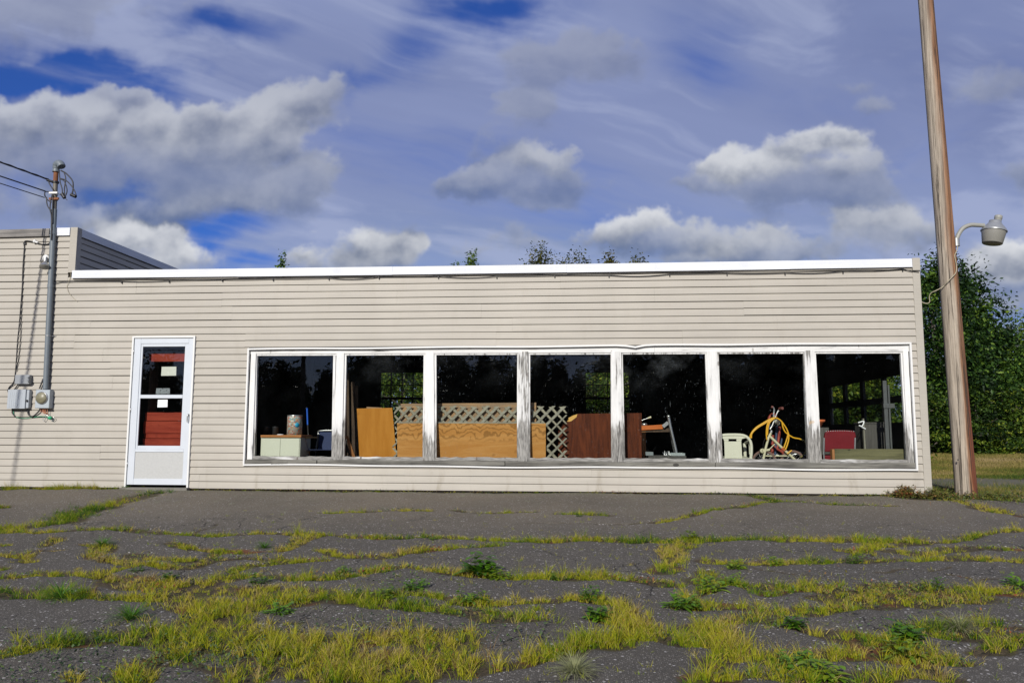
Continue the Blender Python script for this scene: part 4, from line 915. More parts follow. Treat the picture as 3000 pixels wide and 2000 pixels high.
# window 1
yc = .13
cb = empty('cabinet', (Z3(450, 1120, yc).x, yc, LZ)); tag(cb, 'cream metal cabinet with a brown wooden top in the leftmost shop window', 'cabinet')
a, b = Z3(242, 1122, yc), Z3(667, 1325, yc)
MB().box(a.x, b.x, yc, yc+.45, LZ+.001, a.z).build('body', M['cabinet'], cb, .004)
mb = MB(); xm = a.x+(b.x-a.x)*.5; mb.box(a.x+.012, xm-.002, yc-.012, yc-.001, LZ+.012, a.z-.015); mb.box(xm+.002, b.x-.012, yc-.012, yc-.001, LZ+.012, a.z-.015); mb.build('cabinet_door', M['cabinet'], cb, .002)
t_ = Z3(236, 1096, yc-.03); MB().box(t_.x, Z3(681, 1096, yc-.03).x, yc-.03, yc+.47, a.z+.001, t_.z).build('top', M['cabtop'], cb, .004)
ct = t_.z
a, b = Z3(528, 1085, yc+.14), Z3(692, 882, yc+.14); r = (b.x-a.x)/2; ctr = Vector(((a.x+b.x)/2, yc+.14, ct+.001)); h = b.z-ct
tin = empty('patterned_tin', ctr); tag(tin, 'round tin printed with small coloured blocks standing on the cream cabinet', 'tin')
MB().lathe([(0, .0), (r, 0), (r, h-.012)], ctr, n=40).build('body', M['tin'], tin, 0, ctr)
MB().lathe([(r*1.01, h-.014), (r*1.03, h-.010), (r*1.02, h), (r*.95, h+.004), (.001, h+.002)], ctr, n=40).build('lid', M['steel'], tin)
q = Vector((r*.62, -r*.80, h*.5)); MB().lathe([(0, 0), (.034, 0), (.034, .002), (0, .002)], ctr+q, (.60, -.80, 0), 24).build('blue_disc', plain('tin_blue', (.02, .30, .48), .4), tin)
for x0, x1, lb in ((256, 330, 'dim dark tin at the far left of the cabinet top'), (366, 432, 'dim dark tin between the patterned tin and another dark tin')):
    a, b = Z3(x0, 1085, yc+.33), Z3(x1, 1005, yc+.33); r = (b.x-a.x)/2; c_ = ((a.x+b.x)/2, yc+.33, ct+.001); h = b.z-ct
    tag(MB().lathe([(0, 0), (r, 0), (r, h*.93), (r*1.04, h*.95), (r*1.04, h), (0, h)], c_, n=24).build('dark_tin', M['tin_dark'], None, 0, c_), lb, 'tin', 'dark tins on the cabinet')
q = Z3(450, 1094, yc+.04); tag(MB().lathe([(0, 0), (.045, 0), (.05, .006), (.03, .012), (0, .012)], (q.x, yc+.05, ct+.001), n=18).build('white_lid', M['paper_white'], None, 0, (q.x, yc+.05, ct)), 'flat white lid lying on the cabinet in front of the dark tins', 'lid')
yb = 1.1; a, b = Z3(745, 802, yb), Z3(752, 985, yb); e = b+(b-a).normalized()*((b.z-FZ)/((a.z-b.z)/(a-b).length))
br = empty('broom', (e.x, yb, FZ)); tag(br, 'broom with a bright blue handle standing in the dark behind the patterned tin', 'broom')
MB().tube([a, b], .014, 10).build('handle', M['blue'], br); MB().tube([b, e+Vector((0, 0, .2))], .013, 10).build('shaft', M['black_wood'], br)
MB().hexa((e.x-.05, yb-.03, FZ+.2), (e.x+.05, yb-.03, FZ+.2), (e.x+.03, yb-.02, FZ+.28), (e.x-.03, yb-.02, FZ+.28), (0, .05, 0)).hexa((e.x-.12, yb-.04, FZ), (e.x+.12, yb-.04, FZ), (e.x+.05, yb-.03, FZ+.2), (e.x-.05, yb-.03, FZ+.2), (0, .07, 0)).build('brush', M['black_wood'], br)
# folding lawn chair
yl = .95
lc_ = empty('lawn_chair', (Z3(950, 1200, yl).x, yl, FZ)); tag(lc_, 'folding lawn chair with navy fabric and a bare metal frame by the first mullion', 'chair')
tl, tr, bl, br_ = Z3(868, 1050, yl), Z3(1128, 1050, yl), Z3(848, 1260, yl-.12), Z3(1140, 1260, yl-.12)
sd = .42
MB().tube(smoothpath([bl+Vector((0, -.05, -.02)), bl.lerp(tl, .5), tl+Vector((.0, 0, -.05)), tl+Vector((.03, 0, 0)), tr+Vector((-.03, 0, 0)), tr+Vector((0, 0, -.05)), br_.lerp(tr, .5), br_+Vector((0, -.05, -.02))], 5), .011, 8).build('back_frame', M['steel'], lc_)
MB().hexa(bl+Vector((.02, 0, 0)), br_+Vector((-.02, 0, 0)), tr+Vector((-.02, 0, -.02)), tl+Vector((.02, 0, -.02)), (0, .008, 0)).build('backrest', M['blue_cloth'], lc_)
sz_ = bl.z-.02; MB().hexa((bl.x+.02, yl-.14, sz_), (br_.x-.02, yl-.14, sz_), (br_.x-.02, yl-.14-sd, sz_-.0+.03), (bl.x+.02, yl-.14-sd, sz_+.03), (0, 0, .008)).build('seat', M['blue_cloth'], lc_)
for x in (bl.x-.01, br_.x+.01):
    MB().tube([(x, yl-.14, sz_), (x, yl-.16-sd, sz_+.03)], .011, 8).build('seat_rail', M['steel'], lc_)
    MB().tube([(x, yl+.05, sz_+.22), (x, yl-.50, FZ)], .011, 8).build('leg', M['steel'], lc_)
    MB().tube([(x, yl-.62, sz_+.20), (x, yl-.05, FZ)], .011, 8).build('leg', M['steel'], lc_)
    MB().box(x-.022, x+.022, yl-.62, yl-.12, sz_+.20, sz_+.222).build('armrest', M['armrest'], lc_, .004)

# leaning boards
def board(name, mat, q, yt, yb, th, label, cat='board', group=None, fl=None):
    fl = FZ if fl is None else fl
    tl, tr, br_, bl = q
    TL, TR, BR, BL = W(*tl, yt), W(*tr, yt), W(*br_, yb), W(*bl, yb)
    def down(t, b): k = (t.z-fl)/max(t.z-b.z, 1e-3); return t+(b-t)*k
    BL, BR = down(TL, BL), down(TR, BR)
    n = (BR-BL).cross(TL-BL).normalized()
    if n.y > 0: n = -n
    o = MB().hexa(BL, BR, TR, TL, -n*th).build(name, mat, None, .002, (BL+BR)/2)
    return tag(o, label, cat, group)
def q3(*p): return [(700+x/3.733, 980+y/3.733) for x, y in p]
def q4(*p): return [(1240+x/3.733, 980+y/3.733) for x, y in p]
def q5(*p): return [(1780+x/3.733, 980+y/3.733) for x, y in p]
board('plywood_sheet', M['ply_yellow'], q3((1288, 808), (1676, 800), (1722, 1325), (1316, 1325)), .13, .22, .016, 'yellow plywood sheet propped in the second shop window beside the lattice', fl=LZ+.001)
board('thin_board', M['ply_old'], q3((1395, 789), (1565, 797), (1580, 1325), (1400, 1325)), .16, .25, .010, 'thin orange board peeking over the yellow plywood sheet', fl=LZ+.001)
g = 'dark planks leaning left of the yellow plywood'
for x0, x1, yt, lb in ((1172, 1200, 420, 'dark plank standing nearest the first mullion'), (1226, 1262, 520, 'dark plank in the middle of the leaning planks'), (1272, 1300, 560, 'dark plank right against the yellow plywood')):
    board('plank', M['plank_dark'], q3((x0, yt), (x1, yt), (x1+10, 1325), (x0+10, 1325)), .62, .80, .03, lb, 'plank', g)
board('plank', M['legwood'], q3((1168, 1115), (1190, 1108), (1268, 1322), (1222, 1322)), .16, .24, .02, 'short brown plank leaning at a slant below the dark planks', 'plank', fl=LZ+.001)
board('plywood_sheet', M['ply_old'], q3((1768, 755), (1768+1483, 742), (1768+1486, 1335), (1768, 1330)), .245, .30, .014, 'weathered plywood sheet behind the left part of the lattice', fl=LZ+.001)
FB = W(1163, 1240, .27); M['ply_fir'] = plywood('fir_plywood', (0.43, 0.195, 0.048), (0.52, 0.27, 0.085), W(1300, 1290, .12).z-LZ, 'x', 0.5, 0.8)
board('plywood_sheet', M['ply_fir'], [(1163, 1238.5), (1599, 1240), (1599, 1345), (1164, 1340)], .095, .165, .018, 'low orange plywood sheet with wavy grain in front of the lattice', fl=LZ+.001)
board('wood_strip', M['lattice'], [(1166, 1235.5), (1594, 1236.5), (1594, 1239), (1166, 1238)], .094, .094, .018, 'thin grey strip along the top of the low orange plywood', 'strip', fl=W(1300, 1239.8, .095).z+.0015)
# lattice
lt = empty('lattice_panel', (W(1400, 1340, .21).x, .21, LZ)); tag(lt, 'diagonal wooden garden lattice panel standing between the plywood sheets', 'lattice')
yl_ = .210
A0, A1 = W(1151, 1188, yl_), W(1662, 1191, yl_); lz0 = LZ+.001
per, sw = .158, .036
def slats(sgn, y0, y1, seed):
    mb = MB(); rr = random.Random(seed); x0, x1, z0, z1 = A0.x, A1.x, lz0, A0.z
    H = z1-z0; k = int(-H/per)-2
    while True:
        c = x0+k*per+rr.uniform(-.006, .006); k += 1
        if c > x1+H+per: break
        # centre line x = c + sgn*(z-z0), clipped to the panel
        pts = []
        if sgn > 0: zs0, zs1 = max(z0, z0+x0-c), min(z1, z0+x1-c)
        else: zs0, zs1 = max(z0, z0+c-x1), min(z1, z0+c-x0)
        if zs1-zs0 < .03: continue
        zs1 -= rr.uniform(0, .018); hw = sw/2*math.sqrt(2)
        a0, a1 = c+sgn*(zs0-z0), c+sgn*(zs1-z0)
        cl = lambda x: min(max(x, x0), x1)
        mb.prism([(cl(a0-hw), y0, zs0), (cl(a0+hw), y0, zs0), (cl(a1+hw), y0, zs1), (cl(a1-hw), y0, zs1)], (0, y1-y0, 0))
    return mb
slats(1, yl_-.016, yl_-.006, 1).build('slats', M['lattice'], lt)
M['lattice2'] = greywood('lattice_wood_behind', (0.17, 0.155, 0.11), (0.36, 0.33, 0.235), 'x', 8, False)
slats(-1, yl_-.005, yl_+.005, 2).build('slats', M['lattice2'], lt)
# broken veneer panel
ye = .315
pts = [Z4(1475, 1345, ye), Z5(372, 1345, ye), Z5(372, 856, ye), Z4(1690, 864, ye), Z4(1668, 905, ye), Z4(1620, 944, ye), Z4(1545, 950, ye), Z4(1510, 1000, ye), Z4(1480, 1040, ye)]
pts[0].z = LZ+.001; pts[1].z = LZ+.001
vp_ = empty('veneer_panel', (pts[0].x, ye, LZ)); tag(vp_, 'dark brown veneered panel with a broken upper left corner standing in the middle windows', 'panel')
MB().prism(pts, (0, .02, 0)).build('panel', M['veneer'], vp_)
MB().prism([Z4(*p, ye-.004) for p in ((1540, 948), (1575, 945), (1590, 908), (1640, 882), (1686, 868), (1676, 900), (1622, 943), (1600, 950))], (0, .004, 0)).build('torn_edge', M['torn'], vp_)

# window 5: old desk, tubular stand, odds and ends
yd = .85
dk = empty('old_desk', (Z5(480, 1100, yd).x, yd, FZ)); tag(dk, 'old orange wood desk half hidden behind the dark veneer panel', 'desk')
a, b, c_, d_ = Z5(340, 1047, yd), Z5(606, 1031, yd), Z5(604, 982, yd), Z5(340, 999, yd)
MB().hexa(a, b, c_, d_, (0, .5, 0)).build('desk_top', M['deskwood'], dk, .004)
a2, b2_ = Z5(340, 1068, yd+.03), Z5(700, 1062, yd+.03); MB().hexa(a2, b2_, b2_+Vector((0, 0, .05)), a2+Vector((0, 0, .085)), (0, .4, 0)).build('apron', M['plank_dark'], dk)
for x in (398, 345):
    for yy in (yd+.02, yd+.40):
        q = Z5(x, 1088, yd); mb = MB().box(q.x-.028, q.x+.028, yy, yy+.05, FZ, q.z+.04); mb.build('leg', M['legwood'], dk, .003)
st = empty('tubular_stand', (Z5(730, 1200, yd).x, yd, FZ)); tag(st, 'bent bare metal tubular frame standing against the end of the orange desk', 'metal frame')
pth = [Z5(665, 893, yd-.04), Z5(690, 1020, yd-.04), Z5(730, 1190, yd-.04), Z5(752, 1290, yd-.04), Z5(762, 1360, yd-.04)]; pth.append(Vector((pth[-1].x+.02, pth[-1].y, FZ)))
MB().tube(smoothpath(pth, 6), .021, 10).ball(pth[0], .026, 6).build('leg', M['steel'], st)
MB().tube(smoothpath([p+Vector((.02, .34, 0)) for p in pth[1:]], 6), .021, 10).build('leg', M['steel'], st)
MB().tube([pth[1]+Vector((0, 0, 0)), pth[1]+Vector((.02, .34, 0))], .014, 8).bar(Z5(605, 1005, yd-.03), Z5(662, 960, yd-.03), .012, .05).build('brace', M['steel'], st)
zt = Z5(480, 990, yd).z
q0, q1, q2 = Z5(372, 936, yd+.1), Z5(440, 912, yd+.1), Z5(476, 900, yd+.1)
pb_ = empty('paintbrush', q0); tag(pb_, 'thin brush with a pale yellow tip poking up above the desk', 'brush')
MB().tube([Z5(330, 952, yd+.1), q1], .006, 8).build('handle', M['steel'], pb_); MB().tube([q1, q2], [.012, .016], 8).build('tip', M['cream'], pb_)
q = Z5(402, 978, yd+.1); tag(MB().lathe([(0, 0), (.05, 0), (.04, .035), (.0, .045)], (q.x, yd+.1, zt-.005), n=16).build('metal_cup', M['steel'], None, 0, (q.x, yd+.1, zt)), 'small upturned metal cup lying on the orange desk', 'cup')
yt_ = .62; a, b = Z5(665, 1312, yt_), Z5(832, 1265, yt_)
cr_ = MB().box(a.x-.3, b.x+.02, yt_-.12, yt_+.24, FZ, a.z-.012); tag(cr_.build('low_crate', M['crate'], None, .004, (a.x, yt_, FZ)), 'low dark crate under the desk carrying the silver tray', 'crate')
tr_ = empty('silver_tray', (a.x, yt_, a.z-.01)); tag(tr_, 'shallow silver tray lying low beside the tubular frame', 'tray')
MB().box(a.x, b.x, yt_-.08, yt_+.14, a.z-.011, a.z-.003).build('base', M['sky_grey'], tr_); mb = MB()
for q in ((a.x, b.x, yt_-.09, yt_-.08), (a.x, b.x, yt_+.14, yt_+.15), (a.x-.008, a.x, yt_-.08, yt_+.14), (b.x, b.x+.008, yt_-.08, yt_+.14)): mb.box(*q, a.z-.011, a.z+.025)
mb.build('rim', M['sky_grey'], tr_)
mb = MB(); rr = random.Random(5)
for i in range(9):
    x = 612+i*9; s_ = Z5(x, 1355, .5); s_.z = a.z-.009; mb.tube(smoothpath([Z5(x-6, 1275+rr.uniform(-6, 20), .52), Z5(x+rr.uniform(-10, 14), 1315, .50), s_+Vector((rr.uniform(0, .06), 0, 0))], 4), .004, 5)
tag(mb.build('wire_bundle', M['steel'], None, 0, Z5(640, 1350, .5)), 'tangle of bare wires on the low crate', 'wires')
a, b = Z5(420, 1310, .45), Z5(505, 1282, .45); tag(MB().hexa((a.x, .50, a.z-.011), (b.x, .50, a.z-.011), (b.x, .54, b.z), (a.x, .54, b.z), (0, .006, 0)).build('metal_plate', M['sky_grey'], None, .002, (a.x, .5, a.z)), 'small grey metal plate left of the silver tray', 'plate')

# window 6: resin chair, bicycle, hose
yr = .75
rc = empty('plastic_chair', (Z5(1380, 1300, yr).x, yr, FZ)); tag(rc, 'cream moulded plastic garden chair with a slotted back', 'chair')
def P5(x, y, dy=0): return Z5(x, y, yr+dy)
rim = [P5(1192, 1350), P5(1190, 1250), P5(1198, 1150), P5(1240, 1104), P5(1370, 1094), P5(1490, 1103), P5(1552, 1150), P5(1572, 1215), P5(1572, 1300), P5(1566, 1352)]
MB().tube(smoothpath(rim, 6), .022, 10).build('back_rim', M['resin'], rc)
mb = MB(); y_ = yr-.012
def pq(x0, y0, x1, y1, y2=None, y3=None): mb.prism([Z5(x0, y2 or y1, y_), Z5(x1, y3 or y1, y_), Z5(x1, y0, y_), Z5(x0, y0, y_)], (0, .014, 0))
zb_ = 1350
mb.prism([Z5(1282, zb_, y_), Z5(1474, zb_, y_), Z5(1463, 1166, y_), Z5(1276, 1166, y_)], (0, .014, 0))
mb.prism([Z5(1276, 1165.5, y_), Z5(1324, 1165.5, y_), Z5(1324, 1140.5, y_), Z5(1268, 1140.5, y_)], (0, .014, 0)); mb.prism([Z5(1410, 1165.5, y_), Z5(1463, 1165.5, y_), Z5(1470, 1140.5, y_), Z5(1410, 1140.5, y_)], (0, .014, 0))
mb.prism([Z5(1268, 1140, y_), Z5(1470, 1140, y_), Z5(1540, 1122, y_), Z5(1480, 1098, y_), Z5(1370, 1090, y_), Z5(1245, 1100, y_), Z5(1210, 1125, y_)], (0, .014, 0))
mb.build('backrest', M['resin'], rc, .004)
z_s = .46; xl, xr_ = P5(1200, 1350).x, P5(1565, 1350).x
MB().hexa((xl, yr-.02, z_s-.02), (xr_, yr-.02, z_s-.02), (xr_, yr+.40, z_s), (xl, yr+.40, z_s), (0, 0, .022)).build('seat', M['resin'], rc, .008)
for x, dx_ in ((xl, -.03), (xr_, .03)):
    MB().tube([(x, yr, P5(1200, 1345).z), (x+dx_, yr-.06, FZ)], [.026, .022], 8).build('leg', M['resin'], rc)
    MB().tube([(x, yr+.40, z_s+.21), (x+dx_, yr+.46, FZ)], [.026, .022], 8).build('leg', M['resin'], rc)
    MB().tube(smoothpath([(x, yr, P5(1200, 1310).z), (x+dx_*.6, yr+.12, z_s+.23), (x+dx_*.6, yr+.40, z_s+.215)], 5), .022, 8).build('armrest', M['resin'], rc)
def S(d): return lambda x, y, dd=0: Z6(x, y, d+dd)
B = S(.80)
bk = empty('childs_bicycle', (B(600, 1180).x, .8, FZ)); tag(bk, 'small cream childs bicycle with round headlamp standing under the yellow hose', 'bicycle')
mb = MB().tube([B(568, 968), B(690, 1082)], .019, 10).tube([B(716, 1106), B(815, 1198)], .019, 10); mb.tube([B(592, 925), B(560, 985), B(532, 1090), B(510, 1200)], .018, 10)
mb.tube([B(530, 1160, .02), B(760, 1160, .02)], .010, 8); mb.tube([B(545, 1120, .03), B(625, 1040, .03)], .007, 8); mb.tube([B(510, 1200), B(500, 1260)], .016, 8)
mb.build('frame', M['cream'], bk)
MB().tube([B(688, 1080), B(718, 1108)], .0205, 10).build('frame_band', M['orange'], bk)
MB().tube([B(575, 905), B(597, 868), B(612, 828)], .013, 10).lathe([(.022, -.02), (.022, .02)], B(586, 928), (.3, 0, 1), 12).build('stem', M['steel'], bk)
mb = MB(); mb.tube(smoothpath([B(612, 840), B(608, 770), B(614, 720), B(608, 698), B(592, 692)], 5), .012, 8); mb.tube(smoothpath([B(612, 840), B(630, 780), B(652, 730), B(672, 708)], 5), .012, 8); mb.build('handlebar', M['steel'], bk)
MB().tube([B(604, 693), B(586, 690)], .018, 10).build('grip', M['grip'], bk); MB().tube([B(664, 712, -.02), B(676, 705, -.05), B(694, 703, -.10)], .021, 10).build('grip', M['grip'], bk)
hl_ = B(650, 832); ax_ = Vector((.55, -.75, -.25)); MB().lathe([(0, -.05), (.034, -.045), (.044, 0), (.046, .008)], hl_, ax_, 20).build('headlamp', M['resin'], bk)
MB().lathe([(.040, .006), (.03, .012), (0, .014)], hl_, ax_, 20).build('headlamp_glass', M['steel'], bk)
MB().tube(smoothpath([B(592, 915), B(560, 955), B(520, 1010), B(508, 1060), B(520, 1110), B(534, 1130)], 5), .003, 5).tube(smoothpath([B(600, 880), B(640, 850), B(664, 860), B(672, 900)], 5), .003, 5).build('brake_cable', M['black'], bk)
# rear wheel, lying partly below the sill
def wheel(ctr, r, ax, par, tyre, rimm):
    ax = Vector(ax).normalized(); u = ax.cross(Vector((0, 0, 1))).normalized(); v = ax.cross(u)
    ring = [ctr+(u*math.cos(i*math.pi/18)+v*math.sin(i*math.pi/18))*r for i in range(37)]
    w_ = MB().tube(ring, .019, 8, False).build('wheel', tyre, par)
    MB().tube([ctr+(p-ctr)*.90 for p in ring], .008, 6, False).build('rim', rimm, w_)
    mb = MB()
    for i in range(0, 36, 2): mb.tube([ctr+ax*.02*(1 if i % 4 else -1), ctr+(ring[i]-ctr)*.9], .0014, 4)
    mb.tube([ctr-ax*.04, ctr+ax*.04], .014, 8); mb.build('spokes', rimm, w_)
wheel(B(520, 1225, .05), .165, (.25, 1, 0), bk, M['tyre'], M['steel'])
wheel(Vector((B(800, 1200).x, .84, B(520, 1225).z)), .165, (.1, 1, 0), bk, M['tyre'], M['steel'])
q = B(500, 1112); MB().lathe([(.02, -.02), (.034, -.02), (.034, .02), (.02, .02)], q, (.3, -1, .2), 14).bar(B(500, 1110), B(572, 1098), .02, .03).build('crank', M['cream'], bk)
# second, darker bicycle behind it
B2 = S(1.05)
b2k = empty('red_bicycle', (B2(640, 1150).x, 1.05, FZ)); tag(b2k, 'dark red and blue bicycle standing just behind the cream childs bicycle', 'bicycle')
MB().tube(smoothpath([B2(562, 860), B2(566, 800), B2(590, 765), B2(618, 765), B2(634, 790)], 5), .020, 8).tube([B2(668, 880), B2(662, 960), B2(640, 1110)], .020, 8).tube([B2(600, 960), B2(596, 1140)], .024, 8).tube([B2(600, 1060), B2(700, 1130)], .018, 8).build('frame', M['redpaint'], b2k)
MB().tube([B2(566, 820), B2(572, 960), B2(580, 1040)], .017, 8).tube([B2(640, 870), B2(632, 1000), B2(625, 1150)], .018, 8).tube([B2(690, 990), B2(670, 1090)], .014, 8).build('fork', M['bluepaint'], b2k)
MB().tube([B2(700, 1140), B2(680, 1070), B2(640, 1040)], .018, 8).build('mudguard', M['redpaint'], b2k)
wheel(Vector((B2(600, 1200).x, 1.07, FZ+.25)), .24, (.2, 1, 0), b2k, M['black'], M['steel']); wheel(Vector((B2(860, 1200).x, 1.13, FZ+.25)), .24, (.2, 1, 0), b2k, M['black'], M['steel'])
# hose
H = S(.76); mb = MB()
for L in ([(408, 1230), (402, 1180), (392, 1100), (382, 1000), (395, 945), (440, 890), (510, 845), (575, 808), (620, 795), (665, 812), (700, 850), (735, 905), (755, 960)],
          [(395, 990), (402, 945), (450, 895), (520, 852), (580, 815), (620, 803)],
          [(755, 960), (752, 1010), (738, 1060), (722, 1100)], [(748, 950), (738, 990), (722, 1040), (706, 1085)], [(755, 960), (800, 985), (850, 995), (872, 1002)],
          [(612, 800), (565, 830), (545, 880), (540, 950), (545, 1005)], [(618, 800), (575, 835), (556, 890), (550, 960)], [(690, 840), (700, 890), (720, 930), (750, 955)], [(740, 1140), (765, 1120), (782, 1106)]):
    mb.tube(smoothpath([H(*p) for p in L], 6), .0105, 8)
ho = empty('garden_hose', H(620, 800)); tag(ho, 'yellow garden hose draped in loops over the bicycle handlebars', 'hose'); mb.build('hose', M['hose'], ho)
MB().tube(smoothpath([H(870, 1001), H(905, 1020), H(925, 1065), H(915, 1120), H(880, 1165), H(860, 1170)], 6), .011, 8).build('hose_end', plain('dull_hose', (.16, .13, .03), .5), ho)

# window 7: red vinyl chair, timber, crate
yv = .62
V7 = S(yv)
rv = empty('red_chair', (V7(1245, 1150).x, yv, FZ)); tag(rv, 'red vinyl kitchen chair with buttoned top edge in the rightmost window', 'chair')
o_ = [(1100, 1122), (1388, 1118), (1396, 1040), (1398, 960), (1390, 930), (1362, 917), (1300, 914), (1190, 914), (1130, 918), (1104, 936), (1098, 980)]
mb = MB().prism([V7(*p) for p in o_], (0, .055, 0)); mb.build('backrest', M['red_vinyl'], rv, .014)
mb = MB()
for i in range(13): q = V7(1112+i*22, 925-6*math.sin(i/12*math.pi), -.004); mb.ball(q, .0055, 4)
mb.build('studs', M['paper_white'], rv)
for xa, xb in ((1092, 1104), (1390, 1386)):
    MB().tube([V7(xa, 985), V7(xa-3, 1130), Vector((V7(xa, 1130).x, yv, FZ))], .013, 8).build('leg', M['steel'], rv)
    MB().tube([Vector((V7(xa, 1130).x, yv+.40, .47)), Vector((V7(xa, 1130).x, yv+.42, FZ))], .013, 8).build('leg', M['steel'], rv)
x0, x1 = V7(1098, 1100).x, V7(1390, 1100).x; MB().box(x0, x1, yv+.03, yv+.44, .44, .51).build('seat', M['red_vinyl'], rv, .015)
yt2 = .09; a, b = Z6(1172, 1180, yt2), Z6(1852, 1095, yt2); tb = empty('timber', (a.x, yt2, LZ)); tag(tb, 'weathered greenish timber lying on the ledge of the rightmost window', 'timber')
MB().box(a.x+.035, b.x, yt2, yt2+.09, LZ+.001, b.z).build('beam', M['timber'], tb, .004); MB().box(a.x, a.x+.034, yt2+.004, yt2+.09, LZ+.001, b.z-.004).build('end_block', M['legwood'], tb, .003)
yg = .95; a, b = Z6(1488, 1085, yg), Z6(1662, 838, yg); kr = empty('wooden_crate', (a.x, yg, FZ)); tag(kr, 'tall grey wooden crate beside the red vinyl chair', 'crate')
MB().box(a.x, b.x, yg, yg+.4, FZ, b.z-.02).build('body', M['crate'], kr); MB().box(a.x-.01, b.x+.01, yg-.012, yg+.41, b.z-.019, b.z).build('lid', M['crate'], kr)
a, b = Z6(1470, 803, yg-.06), Z6(1488, 1085, yg-.06); tag(MB().bar((a.x, yg-.06, FZ), (a.x-.01, yg-.06, a.z), .05, .02).build('pale_post', M['pale_post'], None, .002, (a.x, yg, FZ)), 'pale thin wooden post standing between red chair and crate', 'post')
q = Z6(1453, 862, yg-.1); tag(MB().tube(smoothpath([q+Vector((-.05, 0, .03)), q+Vector((.03, 0, .05)), q+Vector((.0, -.01, -.02)), q+Vector((-.04, 0, -.01)), q+Vector((.05, 0, -.06))], 5), .010, 6).build('cord', M['paper_white'], None, 0, q), 'knotted white cord hanging on the pale post', 'cord')
yo = 1.5; a, b = Z6(1040, 832, yo), Z6(1088, 803, yo); r = .10; ctr = Vector((a.x-.02, yo, a.z))
tag(MB().box(ctr.x-.13, ctr.x+.13, yo-.13, yo+.13, FZ, ctr.z-.09).build('plinth', M['crate'], None, .004, (ctr.x, yo, FZ)), 'dark box carrying the orange bowl behind the last mullion', 'box')
tag(MB().lathe([(0, -.085), (.05, -.088), (.09, -.01), (.115, .0), (.115, .03), (.09, .03), (.0, -.06)], ctr, n=24).build('orange_bowl', M['orange'], None, 0, ctr), 'orange plastic bowl just showing beside the last mullion', 'bowl')
# ------------------------------------------------------------------ ground
def gzv(x, y):
    t = np.clip((y-2.0)/10.0, 0, 1)
    return np.where(y < 0, 0.05*np.maximum(y, -14), 0.3*t*t*(3-2*t))
def axis_(*segs):
    out = []
    for a, b, s in segs: out += list(np.arange(a, b, s))
    return np.array(sorted(set(np.round(out+[segs[-1][1]], 4))))
def grid(xs, ys, zf):
    X, Y = np.meshgrid(xs, ys, indexing='ij'); Z = zf(X, Y); nx, ny = len(xs), len(ys)
    co = np.stack([X, Y, Z], -1).reshape(-1, 3); i = np.arange(nx*ny).reshape(nx, ny)
    q = np.stack([i[:-1, :-1], i[1:, :-1], i[1:, 1:], i[:-1, 1:]], -1).reshape(-1, 4); return co, q
def lump(x, y, s=1.0): return (np.sin(x*1.3*s+.7)*np.cos(y*1.7*s+x*.4)+.6*np.sin(x*2.9*s-y*2.1*s+1.9)+.4*np.cos(x*.7*s+y*4.3*s))/2.0

def fieldmat():
    m, t, b = newmat('dry_field'); n1 = t.noise(t.pos, 0.9, 6, 0.65); n2 = t.noise(t.pos, 14, 5, 0.7); y = t.xyz(t.pos)[1]
    c = t.mix(t.ramp(n1, .35, .65), (0.105, 0.100, 0.030), (0.185, 0.140, 0.058)); c = t.mix(t.m('MULTIPLY', t.ramp(n2, .45, .7), .6), c, (0.06, 0.055, 0.014))
    t.put(b.inputs['Base Color'], c); b.inputs['Roughness'].default_value = 1; b.inputs['Specular IOR Level'].default_value = 0
    bump(t, n2, .6, .03); return m
xs = axis_((-600, -60, 60), (-60, -12, 6), (-12, 30, .5), (30, 90, 6), (90, 601, 60)); ys = axis_((-600, -60, 60), (-60, -14, 4), (-14, 14, .5), (14, 60, 4), (60, 601, 60))
co, q = grid(xs, ys, lambda X, Y: gzv(X, Y)-.05+.02*lump(X, Y, .5)*(Y > 3))
tag(bpy.data.objects.new('ground', npmesh('ground', co, q, mat=fieldmat(), smooth=True)), kind='structure'); col.objects.link(bpy.data.objects['ground'])

